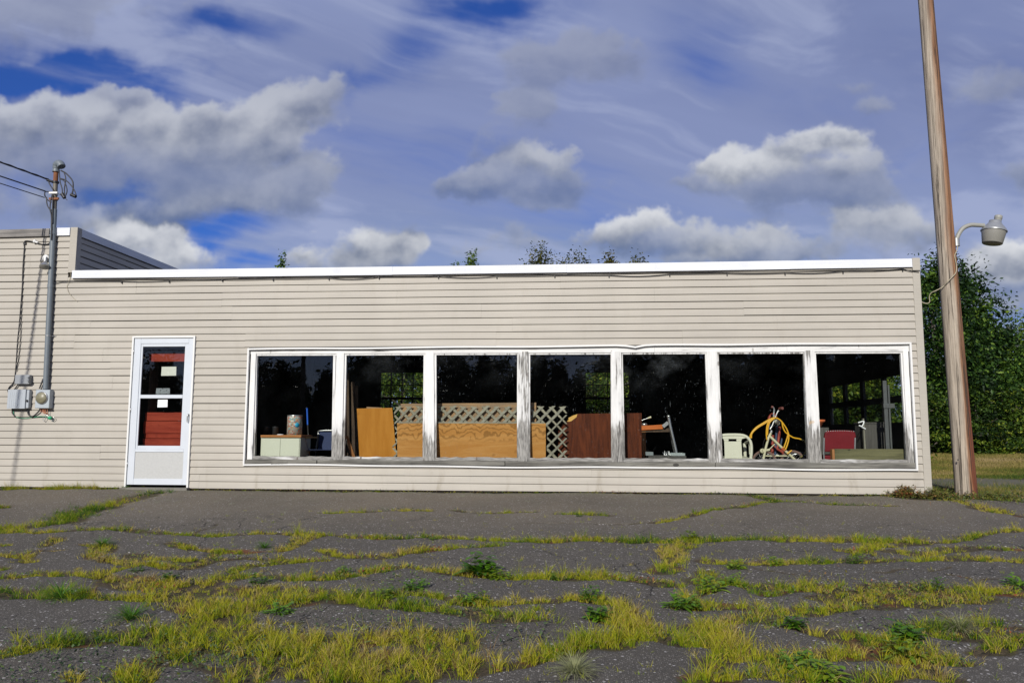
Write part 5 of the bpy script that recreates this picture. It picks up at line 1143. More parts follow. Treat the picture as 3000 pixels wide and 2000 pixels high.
# cracks traced on the forecourt: (points in photo pixels / 1.2755, width m, tufts per m, height m, tone centre, cover)
K = 1.27551
CRK = [
 ([(0,1212),(60,1208),(130,1195),(180,1175),(250,1160),(300,1145),(370,1128)], .17, 60, .105, .20),
 ([(140,1196),(180,1178),(240,1163)], .22, 55, .13, .18),
 ([(0,1219),(100,1222),(200,1215),(300,1218),(400,1224),(500,1228),(600,1224),(720,1226),(800,1228),(900,1232),(990,1229),(1100,1236),(1180,1240),(1250,1240),(1330,1238),(1450,1242),(1540,1241),(1620,1238),(1750,1238),(1900,1241),(2060,1241),(2110,1237)], .075, 46, .085, .33),
 ([(1150,1240),(1250,1241),(1330,1240),(1600,1240),(1760,1237),(1900,1239),(2040,1240)], .08, 34, .12, .18),
 ([(735,1178),(800,1175),(900,1172),(990,1172)], .05, 50, .085, .38), ([(1040,1172),(1100,1177),(1240,1174)], .035, 28, .06, .38), ([(1275,1178),(1320,1178),(1410,1182)], .05, 40, .09, .2),
 ([(1505,1197),(1560,1188),(1620,1173),(1700,1162),(1760,1151),(1830,1149),(1900,1155),(2060,1161)], .06, 38, .07, .30), ([(1735,1138),(1790,1150)], .09, 40, .09, .2),
 ([(1515,1312),(1540,1292),(1535,1275),(1550,1257),(1572,1244)], .11, 46, .11, .42),
 ([(0,1271),(60,1275)], .05, 40, .07, .5), ([(100,1252),(140,1235)], .06, 40, .08, .45), ([(60,1290),(70,1268)], .05, 36, .08, .5), ([(95,1262),(135,1260)], .05, 34, .07, .5),
 ([(190,1248),(240,1252),(232,1264),(215,1276),(275,1286),(330,1291),(390,1295)], .07, 42, .08, .45),
 ([(390,1246),(430,1256),(480,1263),(560,1266),(650,1263),(690,1240),(722,1228)], .06, 44, .07, .5),
 ([(300,1271),(360,1280),(440,1284),(560,1281),(700,1284),(760,1282)], .06, 34, .07, .5),
 ([(0,1326),(60,1319),(120,1316),(200,1319),(290,1331),(420,1336),(520,1326),(600,1321),(700,1331),(800,1321),(870,1313)], .07, 40, .08, .45),
 ([(210,1316),(300,1300),(340,1292),(430,1301),(470,1291),(505,1264)], .06, 40, .08, .48), ([(520,1320),(560,1300),(640,1290),(700,1285)], .05, 28, .07, .5),
 ([(740,1262),(800,1276),(880,1273),(960,1261),(1030,1258),(1100,1254),(1150,1251)], .06, 44, .09, .42), ([(870,1282),(930,1270),(1000,1262)], .05, 30, .08, .42),
 ([(850,1312),(920,1302),(980,1306),(1030,1311),(1100,1319),(1160,1324),(1250,1320),(1330,1321),(1400,1325),(1450,1328),(1510,1336),(1560,1342)], .06, 42, .095, .42),
 ([(1180,1324),(1280,1320),(1400,1322)], .08, 40, .12, .40),
 ([(0,1360),(60,1361),(140,1363),(200,1366)], .10, 60, .12, .30), ([(200,1366),(300,1371),(400,1373),(480,1380),(560,1388)], .06, 40, .09, .45),
 ([(280,1332),(350,1345),(440,1350),(540,1356),(640,1362),(720,1368)], .16, 46, .085, .45),
 ([(430,1392),(480,1402),(510,1430),(560,1452),(640,1470),(740,1476),(820,1466),(880,1456),(960,1456),(1040,1470)], .14, 62, .13, .40),
 ([(0,1502),(80,1487),(170,1472),(260,1461),(340,1451),(400,1441),(450,1421),(520,1402),(600,1386),(700,1372),(800,1376),(900,1386),(1000,1396),(1100,1406),(1180,1416),(1250,1419)], .09, 52, .115, .36),
 ([(330,1470),(400,1452),(470,1472),(560,1492),(650,1502),(750,1507),(820,1502),(900,1512),(1000,1522),(1100,1532)], .13, 64, .13, .42), ([(440,1475),(500,1500),(560,1515),(620,1495)], .14, 50, .13, .42),
 ([(265,1568),(310,1542),(360,1517),(400,1492),(430,1470)], .06, 44, .13, .45), ([(540,1564),(560,1540),(640,1532),(720,1542),(800,1547),(900,1562)], .10, 56, .13, .42), ([(760,1560),(860,1545),(960,1550)], .12, 40, .13, .42),
 ([(870,1366),(950,1361),(1080,1379),(1130,1383),(1200,1381),(1260,1379),(1320,1373),(1380,1379),(1440,1386)], .05, 36, .09, .44), ([(640,1385),(760,1368),(870,1362)], .10, 44, .11, .42),
 ([(1330,1462),(1400,1471),(1450,1456),(1500,1451),(1560,1466),(1620,1471),(1660,1441),(1652,1480),(1700,1491)], .07, 38, .13, .40), ([(1500,1452),(1450,1430),(1400,1422),(1370,1410)], .06, 36, .12, .42),
 ([(1150,1532),(1230,1512),(1300,1492),(1350,1477),(1420,1461),(1450,1432),(1442,1411),(1420,1385)], .06, 40, .13, .42),
 ([(1620,1291),(1720,1293),(1800,1289),(1900,1286),(2000,1283),(2120,1281),(2200,1279),(2352,1286)], .085, 48, .085, .36), ([(1930,1260),(1995,1262)], .07, 44, .08, .45),
 ([(1975,1272),(2000,1252),(2060,1250),(2100,1246),(2200,1241),(2250,1226),(2352,1214)], .07, 42, .09, .42), ([(2050,1262),(2120,1268),(2220,1258),(2352,1262)], .10, 34, .07, .35),
 ([(2140,1128),(2200,1148),(2260,1166),(2352,1187)], .13, 55, .075, .45), ([(2060,1128),(2130,1124),(2220,1126),(2300,1140),(2352,1150)], .30, 60, .07, .28),
 ([(1610,1331),(1680,1336),(1760,1346),(1850,1343),(1900,1351),(1980,1356),(2050,1346),(2120,1351),(2200,1351),(2300,1356),(2352,1361)], .10, 44, .10, .36), ([(1870,1368),(1980,1370),(2100,1372),(2230,1366)], .14, 34, .09, .40),
 ([(1600,1391),(1680,1386),(1750,1396),(1800,1401),(1900,1396),(2000,1391),(2080,1386),(2150,1381),(2250,1376)], .07, 40, .10, .42), ([(1565,1392),(1600,1362),(1640,1341),(1622,1312)], .06, 34, .10, .40), ([(1760,1362),(1800,1340)], .08, 40, .11, .4),
 ([(1730,1412),(1800,1431),(1870,1446),(1950,1461),(2050,1471),(2100,1451),(2200,1461),(2352,1456)], .08, 36, .12, .40), ([(1590,1440),(1640,1425),(1700,1418)], .06, 34, .12, .44),
 ([(1640,1520),(1700,1480),(1640,1450)], .06, 34, .14, .42), ([(1780,1502),(1850,1511),(1920,1502),(2000,1491),(2080,1502),(2160,1511),(2240,1521)], .09, 40, .12, .40), ([(1700,1500),(1780,1520),(1850,1560)], .08, 40, .13, .42),
 ([(1600,1562),(1700,1547),(1800,1552),(1900,1562),(2000,1552),(2100,1547),(2200,1557)], .06, 30, .12, .42), ([(2080,1445),(2200,1432),(2352,1440)], .06, 26, .12, .36), ([(2240,1500),(2352,1470)], .05, 26, .12, .4),
 ([(2140,1550),(2100,1500),(2060,1470)], .07, 30, .12, .4), ([(180,1560),(160,1552)], .04, 60, .12, .5), ([(320,1568),(330,1550)], .03, 40, .14, .6),
 ([(0,1122),(120,1120),(290,1117)], .11, 110, .14, .34), ([(300,1120),(360,1124),(430,1120)], .05, 44, .07, .3), ([(430,1122),(800,1126),(1300,1131),(1800,1137),(2060,1138)], .03, 16, .055, .25)]
def traced(pts):
    g = [G(x*K, y*K) for x, y in pts]; g = smoothpath(g, 8) if len(g) > 2 else g
    a = np.array([(p.x, p.y) for p in g]); a[:, 1] = np.minimum(a[:, 1], -.03)
    s = np.r_[0, np.cumsum(np.linalg.norm(np.diff(a, axis=0), axis=1))]; return a, s
TR = [(traced(c[0]),)+c[1:] for c in CRK]
def beyond(a):                        # stretches of crack that lie outside the photographed strip
    lo, hi = -.72*(a[:, 1]+D)-.15, .575*(a[:, 1]+D)+.15
    ok = ((a[:, 0] < lo) & (a[:, 0] > -10.2)) | ((a[:, 0] > hi) & (a[:, 0] < 9.4)); runs, st_ = [], None
    for i_, k_ in enumerate(list(ok)+[False]):
        if k_ and st_ is None: st_ = i_
        if not k_ and st_ is not None: runs.append(a[st_:i_]); st_ = None
    return [r for r in runs if len(r) > 3]
for (a, s), *rest in list(TR):
    for sh in (-7.3, 6.4):
        for b in beyond(a+np.array([sh, .12])):
            b[:, 1] = np.minimum(b[:, 1], -.03); TR.append(((b, np.r_[0, np.cumsum(np.linalg.norm(np.diff(b, axis=0), axis=1))]),)+tuple(rest))
hair = [[(1180,1205),(1260,1200),(1400,1204),(1500,1197)], [(2010,1315),(2080,1305),(2130,1312),(2180,1300)], [(2150,1410),(2200,1425),(2260,1418),(2352,1432)], [(1700,1300),(1780,1312),(1850,1318)], [(430,1228),(500,1205)], [(2180,1320),(2260,1330),(2352,1322)]]
gx = np.arange(-10.4, 9.6, .035); gy = np.arange(-9.0, .0351, .035); mask = np.zeros((len(gx), len(gy)), np.float32)
def stamp(a, s, wd, step=.03, amp=1.0):
    for u in np.arange(0, s[-1]+.001, step):
        x, y = np.interp(u, s, a[:, 0]), np.interp(u, s, a[:, 1])
        ww = wd*(.8+.35*math.sin(u*5.1+x*3)+.25*math.sin(u*13.7+y*7))
        x += .02*math.sin(u*17); y += .02*math.sin(u*23+1)
        rad = ww*2.2+.04; i0, i1 = np.searchsorted(gx, [x-rad, x+rad]); j0, j1 = np.searchsorted(gy, [y-rad, y+rad])
        if i1 <= i0 or j1 <= j0: continue
        d = np.hypot(gx[i0:i1, None]-x, gy[None, j0:j1]-y)
        mask[i0:i1, j0:j1] = np.maximum(mask[i0:i1, j0:j1], amp*np.clip(1.25-d/(ww*1.05+.025), 0, 1))
for (a, s), wd, *_ in TR: stamp(a, s, wd*(1.0+.3*float(np.clip((-a[:, 1].mean()-2.6)/3, 0, 1))))
for h in hair: stamp(*traced(h), .012, .02, .75)
def lotz(X, Y): return gzv(X, Y)+.012*lump(X, Y)+.006*lump(X, Y, 3.1)
def asphalt():
    m, t, b = newmat('worn_asphalt'); at = t.n.new('ShaderNodeAttribute'); at.attribute_name = 'soil'; x, y, z = t.xyz(t.pos)
    p2 = t.comb(x, y, 0); n1 = t.noise(p2, .55, 5, .6); n2 = t.noise(p2, 3.0, 5, .65); n3 = t.noise(p2, 130, 3, .7); n4 = t.noise(p2, 38, 4, .7)
    near = t.ramp(y, -4.2, -1.2)
    c = t.mix(near, (0.112, 0.100, 0.082), (0.200, 0.168, 0.122))
    c = t.mix(t.m('MULTIPLY', t.ramp(n1, .35, .7), .55), c, (0.084, 0.074, 0.060)); c = t.mix(t.m('MULTIPLY', t.ramp(n2, .55, .75), .35), c, (0.17, 0.15, 0.122))
    c = t.mix(t.m('MULTIPLY', t.ramp(n3, .44, .62), .80), c, (0.038, 0.035, 0.030))
    vz = t.voro(p2, 95.0); vc = t.voro(p2, 95.0, 'Color'); sel = t.xyz(vc)[0]
    stone = t.m('MULTIPLY', t.m('LESS_THAN', vz, .40), t.m('GREATER_THAN', sel, .60)); c = t.mix(t.m('MULTIPLY', stone, t.ramp(sel, .6, 1, .2, .75)), c, (0.36, 0.335, 0.29))
    vz2 = t.voro(p2, 34.0); vs2 = t.xyz(t.voro(p2, 34.0, 'Color'))[1]
    c = t.mix(t.m('MULTIPLY', t.m('LESS_THAN', vz2, .26), t.m('GREATER_THAN', vs2, .80)), c, (0.42, 0.40, 0.37))
    lich = t.m('MULTIPLY', t.m('MULTIPLY', t.ramp(t.noise(p2, 7.5, 5, .7), .57, .64), t.ramp(t.noise(p2, 2.2, 3), .45, .6)), t.ramp(y, -3.0, -.3, .15, .75)); c = t.mix(lich, c, (0.20, 0.21, 0.13))
    edge_m = t.ramp(y, -.35, -.02); c = t.mix(t.m('MULTIPLY', edge_m, t.ramp(n2, .3, .6, .2, .7)), c, (0.115, 0.118, 0.070))
    # fine branching cracks
    q = t.v('ADD', p2, t.v('SCALE', t.v('SUBTRACT', t.noise(p2, 2.2, 4, .6, 0, 1), (.5, .5, .5)), .5)); ve = t.voro(q, 1.15, 'Distance', 'DISTANCE_TO_EDGE')
    fc = t.m('MULTIPLY', t.ramp(ve, .0, .011, 1, 0), t.m('MULTIPLY', t.ramp(t.noise(p2, .8, 2), .46, .56), t.ramp(y, -1.2, -3.0))); c = t.mix(t.m('MULTIPLY', fc, .8), c, (0.012, 0.011, 0.010))
    sm = t.ramp(t.m('ADD', at.outputs['Fac'], t.m('MULTIPLY', t.m('SUBTRACT', n4, .5), .9)), .34, .62)
    soil = t.mix(t.ramp(n4, .35, .65), (0.030, 0.023, 0.014), (0.105, 0.078, 0.042)); soil = t.mix(t.m('MULTIPLY', t.ramp(t.noise(p2, 1.6, 4), .58, .66), .7), soil, (0.155, 0.050, 0.016))
    soil = t.mix(t.m('MULTIPLY', t.ramp(t.noise(p2, 9, 4), .5, .62), .6), soil, (0.075, 0.075, 0.016))
    c = t.mix(sm, c, soil)
    t.put(b.inputs['Base Color'], c); b.inputs['Roughness'].default_value = .82; b.inputs['Specular IOR Level'].default_value = .3
    h = t.m('ADD', t.m('MULTIPLY', n3, .6), t.m('MULTIPLY', n4, .5)); h = t.m('SUBTRACT', h, t.m('MULTIPLY', fc, .8)); bump(t, h, .85, .016); return m
M['asphalt'] = asphalt()
msm = mask.copy()
for _ in range(2): msm[1:-1, 1:-1] = (msm[1:-1, 1:-1]*2+msm[:-2, 1:-1]+msm[2:, 1:-1]+msm[1:-1, :-2]+msm[1:-1, 2:])/6
co, q = grid(gx, gy, lambda X, Y: lotz(X, Y)-.022*msm+.010*np.clip(1-np.abs(msm-.18)/.18, 0, 1))
o = bpy.data.objects.new('forecourt', npmesh('forecourt', co, q, mat=M['asphalt'], attr={'soil': mask.ravel()}, smooth=True)); col.objects.link(o); tag(o, kind='structure')
# the rest of the tarmac, out of the close view
co, q = grid(axis_((-60, -10, 2.5), (-10, 40, .25)), axis_((-30, -9, 1.5), (-9, .01, .25)), lambda X, Y: gzv(X, Y)-.030)
o = bpy.data.objects.new('tarmac', npmesh('tarmac', co, q, mat=M['asphalt'], attr={'soil': np.zeros(len(co))}, smooth=True)); col.objects.link(o); tag(o, kind='structure')
xs = np.arange(4.72, 26, .12); ys = np.arange(.035, 4.6, .09)
def side_soil(X, Y):
    e = 3.9+.35*np.sin(X*1.3)+.2*np.sin(X*3.7)-.16*np.maximum(X-9, 0)*0
    s = np.clip((Y-e)*2+.6, 0, 1)+np.clip(.62-.55*Y, 0, 1)*np.clip((9.5-X)/3, 0, 1)+.55*np.clip(.32-np.abs(Y-1.55-.3*np.sin(X*.9)), 0, .32)*3
    return np.clip(s+.25*lump(X, Y, 2), 0, 1)
co, q = grid(xs, ys, lambda X, Y: gzv(X, Y)+.004+.012*lump(X, Y)-.045*np.clip((Y-3.9)*1.5, 0, 1))
o = bpy.data.objects.new('side_path', npmesh('side_path', co, q, mat=M['asphalt'], attr={'soil': side_soil(co[:, 0], co[:, 1])}, smooth=True)); col.objects.link(o); tag(o, kind='structure')

# ------------------------------------------------------------------ grass
def blades(base, h, lean, ang, wd, tone, name, mat, kind='stuff'):
    n = len(base); dirx = np.stack([np.cos(ang), np.sin(ang), np.zeros(n)], 1); sx = np.stack([-np.sin(ang), np.cos(ang), np.zeros(n)], 1)
    face = rng.uniform(0, 2*np.pi, n); sx = np.stack([np.cos(face), np.sin(face), np.zeros(n)], 1)
    up = np.array([0, 0, 1.0]); h_ = h[:, None]; w_ = wd[:, None]; droop = rng.uniform(.1, .75, n)
    def at(t, base_): return base_
    pts = [base]; ang_ = lean*.55
    for k in range(3):
        pts.append(pts[-1]+h_/3*(up*np.cos(ang_)[:, None]+dirx*np.sin(ang_)[:, None])); ang_ = np.minimum(ang_+(lean*.55+droop)*.55, 2.0)
    v = np.stack([pts[0]-sx*w_*.5, pts[0]+sx*w_*.5, pts[1]+sx*w_*.5, pts[1]-sx*w_*.5, pts[2]+sx*w_*.36, pts[2]-sx*w_*.36, pts[3]], 1).reshape(-1, 3); i = np.arange(n)*7
    quads = np.concatenate([np.stack([i, i+1, i+2, i+3], 1), np.stack([i+3, i+2, i+4, i+5], 1)]); tris = np.stack([i+5, i+4, i+6], 1)
    t5 = np.repeat(tone, 7)+np.tile([-.10, -.10, -.02, -.02, .04, .04, .10], n)
    o = bpy.data.objects.new(name, npmesh(name, v, quads, tris, mat, {'tone': np.clip(t5, 0, 1)})); col.objects.link(o)
    return tag(o, kind=kind)
Bp, Bh, Bl, Ba, Bw, Bt = [], [], [], [], [], []
def tuft(x, y, n, h, tone, spread=.018):
    z = float(lotz(np.array(x), np.array(y)))-.016
    r = np.abs(rng.normal(0, spread, n)); a = rng.uniform(0, 2*np.pi, n)
    Bp.append(np.stack([x+r*np.cos(a), y+r*np.sin(a), np.full(n, z)], 1)); Bh.append(h*rng.uniform(.45, 1.15, n)); Bl.append(np.abs(rng.normal(.42, .36, n)).clip(0, 1.35)+r*5)
    Ba.append(a+rng.normal(0, .8, n)); Bw.append(rng.uniform(.0018, .0034, n)); Bt.append(tone+rng.normal(0, .07, n)+(rng.random(n) < .07)*.4)
for ((a, s), wd, dens, h, tone) in TR:
    front = np.clip((-a[:, 1].mean()-2.6)/3, 0, 1); rightish = float(np.clip(a[:, 0].mean()/3, 0, 1)); nt = int(s[-1]*dens*(1.30+(.65-.55*rightish)*front)); wd = wd*(1.12+(.45-.2*rightish)*front)
    for k in range(nt):
        u = rng.uniform(0, s[-1]); x, y = np.interp(u, s, a[:, 0]), np.interp(u, s, a[:, 1])
        gate = math.sin(u*4.3+x*2.1)+.7*math.sin(u*11.3+y*5)+.5*math.sin(u*1.7+x)
        if gate < -.6 and rng.random() < .8: continue
        th = tone+.05+.13*math.sin(x*2.3+y*3.1)+.07*math.sin(x*6.1-y*4)+rng.normal(0, .09)+(-.22 if rng.random() < .10 else 0)+(.30 if rng.random() < .05 else 0)
        y2 = min(y+rng.normal(0, wd*.50), -.025); x2 = x+rng.normal(0, wd*.60)
        hh = h*(.62+.28*max(gate, -.6)*.6+rng.uniform(-.12, .35)); near_ = np.clip((-y2-1)/5, 0, 1)
        hh *= float(rng.lognormal(-.04, .30)); tuft(x2, y2, int(rng.integers(12, 26)*(1.0+.40*near_)), max(hh*.72, .024), th, .012+.016*rng.random())
# scattered loose tufts on the nearer, more broken part
for k in range(1500):
    y = -rng.uniform(1.9, 7.4) if k % 2 else -rng.uniform(3.2, 7.4); x = rng.uniform(-.62, .66)*(y+11.6)*1.02+.55
    i, j = np.searchsorted(gx, x), np.searchsorted(gy, y)
    tuft(x, y, int(rng.integers(4, 14)), rng.uniform(.02, .065), .42+rng.normal(0, .1), .012)
g_ = [np.concatenate(q_) for q_ in (Bp, Bh, Bl, Ba, Bw, Bt)]
print('blades', len(g_[1]))
blades(g_[0], g_[1], g_[2], g_[3], g_[4], g_[5], 'grass', M['blade'])
# dead straw lying along the cracks
Sp, Sa = [], []
for ((a, s), wd, dens, h, tone) in TR:
    for k in range(int(s[-1]*26)):
        u = rng.uniform(0, s[-1]); x, y = np.interp(u, s, a[:, 0])+rng.normal(0, wd*.8), min(np.interp(u, s, a[:, 1])+rng.normal(0, wd*.9), -.03)
        Sp.append((x, y, float(lotz(np.array(x), np.array(y)))+.004)); Sa.append(rng.normal(0, .7)+(np.pi if rng.random() < .5 else 0))
n = len(Sp); blades(np.array(Sp), rng.uniform(.03, .11, n), rng.uniform(1.38, 1.54, n), np.array(Sa), rng.uniform(.003, .005, n), rng.choice([.62, .75, .8, .95], n)+rng.normal(0, .03, n), 'straw', M['blade'])
# low creeping leaves in the cracks
def flatleaves(P, size, tone, name, tilt=.5):
    n = len(P); a = rng.uniform(0, 2*np.pi, n); t_ = np.abs(rng.normal(0, tilt, n)); L = size*rng.uniform(.6, 1.4, n)
    d = np.stack([np.cos(a)*np.cos(t_), np.sin(a)*np.cos(t_), np.sin(t_)], 1); s_ = np.stack([-np.sin(a), np.cos(a), rng.normal(0, .3, n)], 1)
    v = np.stack([P, P+d*L[:, None]*.5+s_*L[:, None]*.28, P+d*L[:, None], P+d*L[:, None]*.5-s_*L[:, None]*.28], 1).reshape(-1, 3)
    i = np.arange(n)*4; o = bpy.data.objects.new(name, npmesh(name, v, np.stack([i, i+1, i+2, i+3], 1), None, M['ground_leaf'], {'tone': np.repeat(np.clip(tone, 0, 1), 4)})); col.objects.link(o); tag(o, kind='stuff')
Lp, Lt = [], []
for ci, ((a, s), wd, dens, h, tone) in enumerate(TR):
    for k in range(int(s[-1]*130)):
        u = rng.uniform(0, s[-1]); x0 = np.interp(u, s, a[:, 0]); y0 = np.interp(u, s, a[:, 1])
        if math.sin(u*2.1+x0*1.9+ci) < .0: continue
        x, y = x0+rng.normal(0, wd*.7), min(y0+rng.normal(0, wd*.6), -.02)
        Lp.append((x, y, float(lotz(np.array(x), np.array(y)))-.008+rng.uniform(0, .03))); Lt.append(.45+.25*math.sin(u*1.3+ci)+rng.normal(0, .15)+(.45 if math.sin(x0*3+y0*5) > .75 else 0))
patch = [((300, 1530), .55, 1500, .22), ((120, 1520), .45, 900, .2), ((850, 1440), .35, 700, .25), ((920, 1330), .3, 400, .3), ((1130, 1455), .25, 400, .25), ((2080, 1365), .45, 900, .7), ((1980, 1360), .3, 500, .9), ((1680, 1420), .2, 250, .3), ((2120, 1440), .2, 250, .3), ((2080, 1138), .35, 1500, .75), ((2170, 1135), .5, 1800, .6), ((2280, 1150), .5, 1200, .5)]
for (px, py), sp, n, tn in patch:
    c_ = G(px*K, py*K); n = int(n*.6); P = np.stack([c_.x+rng.normal(0, sp, n), np.minimum(c_.y+rng.normal(0, sp*.55, n), .25), np.zeros(n)], 1)
    P[:, 2] = lotz(P[:, 0], P[:, 1])+rng.uniform(-.004, .03, n); Lp += list(map(tuple, P)); Lt += list(np.minimum(tn, .62)+rng.normal(0, .16, n))
flatleaves(np.array(Lp), .020, np.array(Lt), 'ground_cover')
# mown field on the right, and rough growth along the far side of the path
n = 110000; y = 3.6+12.5*rng.random(n)**1.1; x = 4.75+rng.random(n)*(3.5+.62*(y+2)); z = gzv(x, y)-.045
tn = .60+.16*np.sin(x*.9+y*.6)+.14*np.sin(x*2.3-y*1.7)+.10*np.sin(y*3.1+x*.5)+rng.normal(0, .12, n); hh = rng.uniform(.02, .075, n)*(1+.9*(y < 4.5))
tn = np.clip(np.where(y < 4.9, tn-.35, tn), 0, 1)
blades(np.stack([x, y, z], 1), hh, np.abs(rng.normal(.45, .4, n)), rng.uniform(0, 6.28, n), rng.uniform(.005, .010, n), tn, 'field_grass', M['field_blade'])
n = 26000; y = rng.uniform(.02, 3.2, n); x = 4.75+np.abs(rng.normal(0, 2.6, n)); keep = (rng.random(n) < np.exp(-y*.8)*(.35+.65*(np.sin(x*2.1+y*3)+np.sin(x*.9-y*5) > -.2))) | (np.abs(y-1.55-.3*np.sin(x*.9)) < .16); x, y = x[keep], y[keep]; n = len(x)
blades(np.stack([x, y, gzv(x, y)-.005], 1), rng.uniform(.03, .11, n), np.abs(rng.normal(.45, .3, n)), rng.uniform(0, 6.28, n), rng.uniform(.003, .006, n), np.clip(.36+.2*np.sin(x*3.1+y*2)+rng.normal(0, .2, n), 0, 1), 'rough_grass', M['field_blade'])

# ------------------------------------------------------------------ broadleaf weeds, each one a plant
def leaf_strip(mb, tones, base, az, el, L, wd, curl, tone, fold=.25, n=6, notch=0):
    d0 = Vector((math.cos(az)*math.cos(el), math.sin(az)*math.cos(el), math.sin(el))); s_ = Vector((-math.sin(az), math.cos(az), 0)); p = Vector(base); vs = []
    for i in range(n+1):
        t = i/n; e = el-curl*t; d = Vector((math.cos(az)*math.cos(e), math.sin(az)*math.cos(e), math.sin(e)))
        if i: p = p+d*(L/n)
        w_ = wd*(math.sin(math.pi*min(1, t*.86+.10))**.8)*(1-.35*notch*(i % 2)) if i < n else 0.0005
        up = d.cross(s_)*-1 if d.cross(s_).z < 0 else d.cross(s_)
        vs += [p+s_*w_+up*w_*fold, p, p-s_*w_+up*w_*fold]
    k = len(mb.v)
    fs = []
    for i in range(n): a = 3*i; fs += [(a, a+1, a+4, a+3), (a+1, a+2, a+5, a+4)]
    mb.add(vs, fs, True); tones += [tone+.12*(q_/len(vs)) for q_ in range(len(vs))]
def weed_mesh(seed, nl, L, wd, el, curl, tone, notch=0, stems=0):
    rr = random.Random(seed); mb = MB(); tn = []
    for i in range(nl):
        az = i*2.399+rr.uniform(-.3, .3); f = (i+.5)/nl; e = el*(1.15-.75*f)+rr.uniform(-.15, .15)
        r0 = rr.uniform(0, .02+.03*f); leaf_strip(mb, tn, (r0*math.cos(az), r0*math.sin(az), rr.uniform(-.005, .012)), az, e, L*rr.uniform(.65, 1.12), wd*rr.uniform(.75, 1.2), curl*rr.uniform(.5, 1.4), tone+rr.uniform(-.16, .2), .3, 6, notch)
    for i in range(stems):
        az = rr.uniform(0, 6.28); h = L*rr.uniform(.5, 1.0); x, y = rr.uniform(-.09, .09), rr.uniform(-.06, .06)
        for k in range(7):
            t = (k+1)/7; leaf_strip(mb, tn, (x+.03*t*math.cos(az), y+.03*t*math.sin(az), h*t), rr.uniform(0, 6.28), rr.uniform(-.1, .6), wd*rr.uniform(2.2, 3.4), wd*rr.uniform(.7, 1.1), .5, tone+rr.uniform(-.15, .25), .2, 3, 0)
    me = bpy.data.meshes.new('leaves'); me.from_pydata([Vector(v) for v in mb.v], [], mb.f); me.polygons.foreach_set('use_smooth', mb.sm); me.update(); me.materials.append(M['weed'])
    at = me.attributes.new('tone', 'FLOAT', 'POINT'); at.data.foreach_set('value', np.clip(np.array(tn), 0, 1).astype(np.float32)); return me
WM = {'dock': [weed_mesh(1, 30, .15, .021, 1.0, .8, .25, 0, 12), weed_mesh(2, 24, .14, .022, 1.0, .9, .32, 0, 8)], 'rosette': [weed_mesh(3, 26, .13, .014, .7, .8, .48, 1, 6), weed_mesh(4, 28, .12, .017, .65, .7, .62, 1, 8)],
      'bushy': [weed_mesh(5, 10, .10, .010, .6, .6, .36, 0, 18), weed_mesh(6, 8, .10, .011, .6, .6, .52, 0, 16)], 'grassy': [weed_mesh(7, 120, .17, .0026, 1.15, .9, .30), weed_mesh(8, 260, .17, .0014, 1.35, 1.1, .38)], 'sprig': [weed_mesh(9, 3, .05, .006, .8, .5, .4, 0, 3)]}
WM['grassy'][1].materials.clear(); WM['grassy'][1].materials.append(M['straw_weed'])
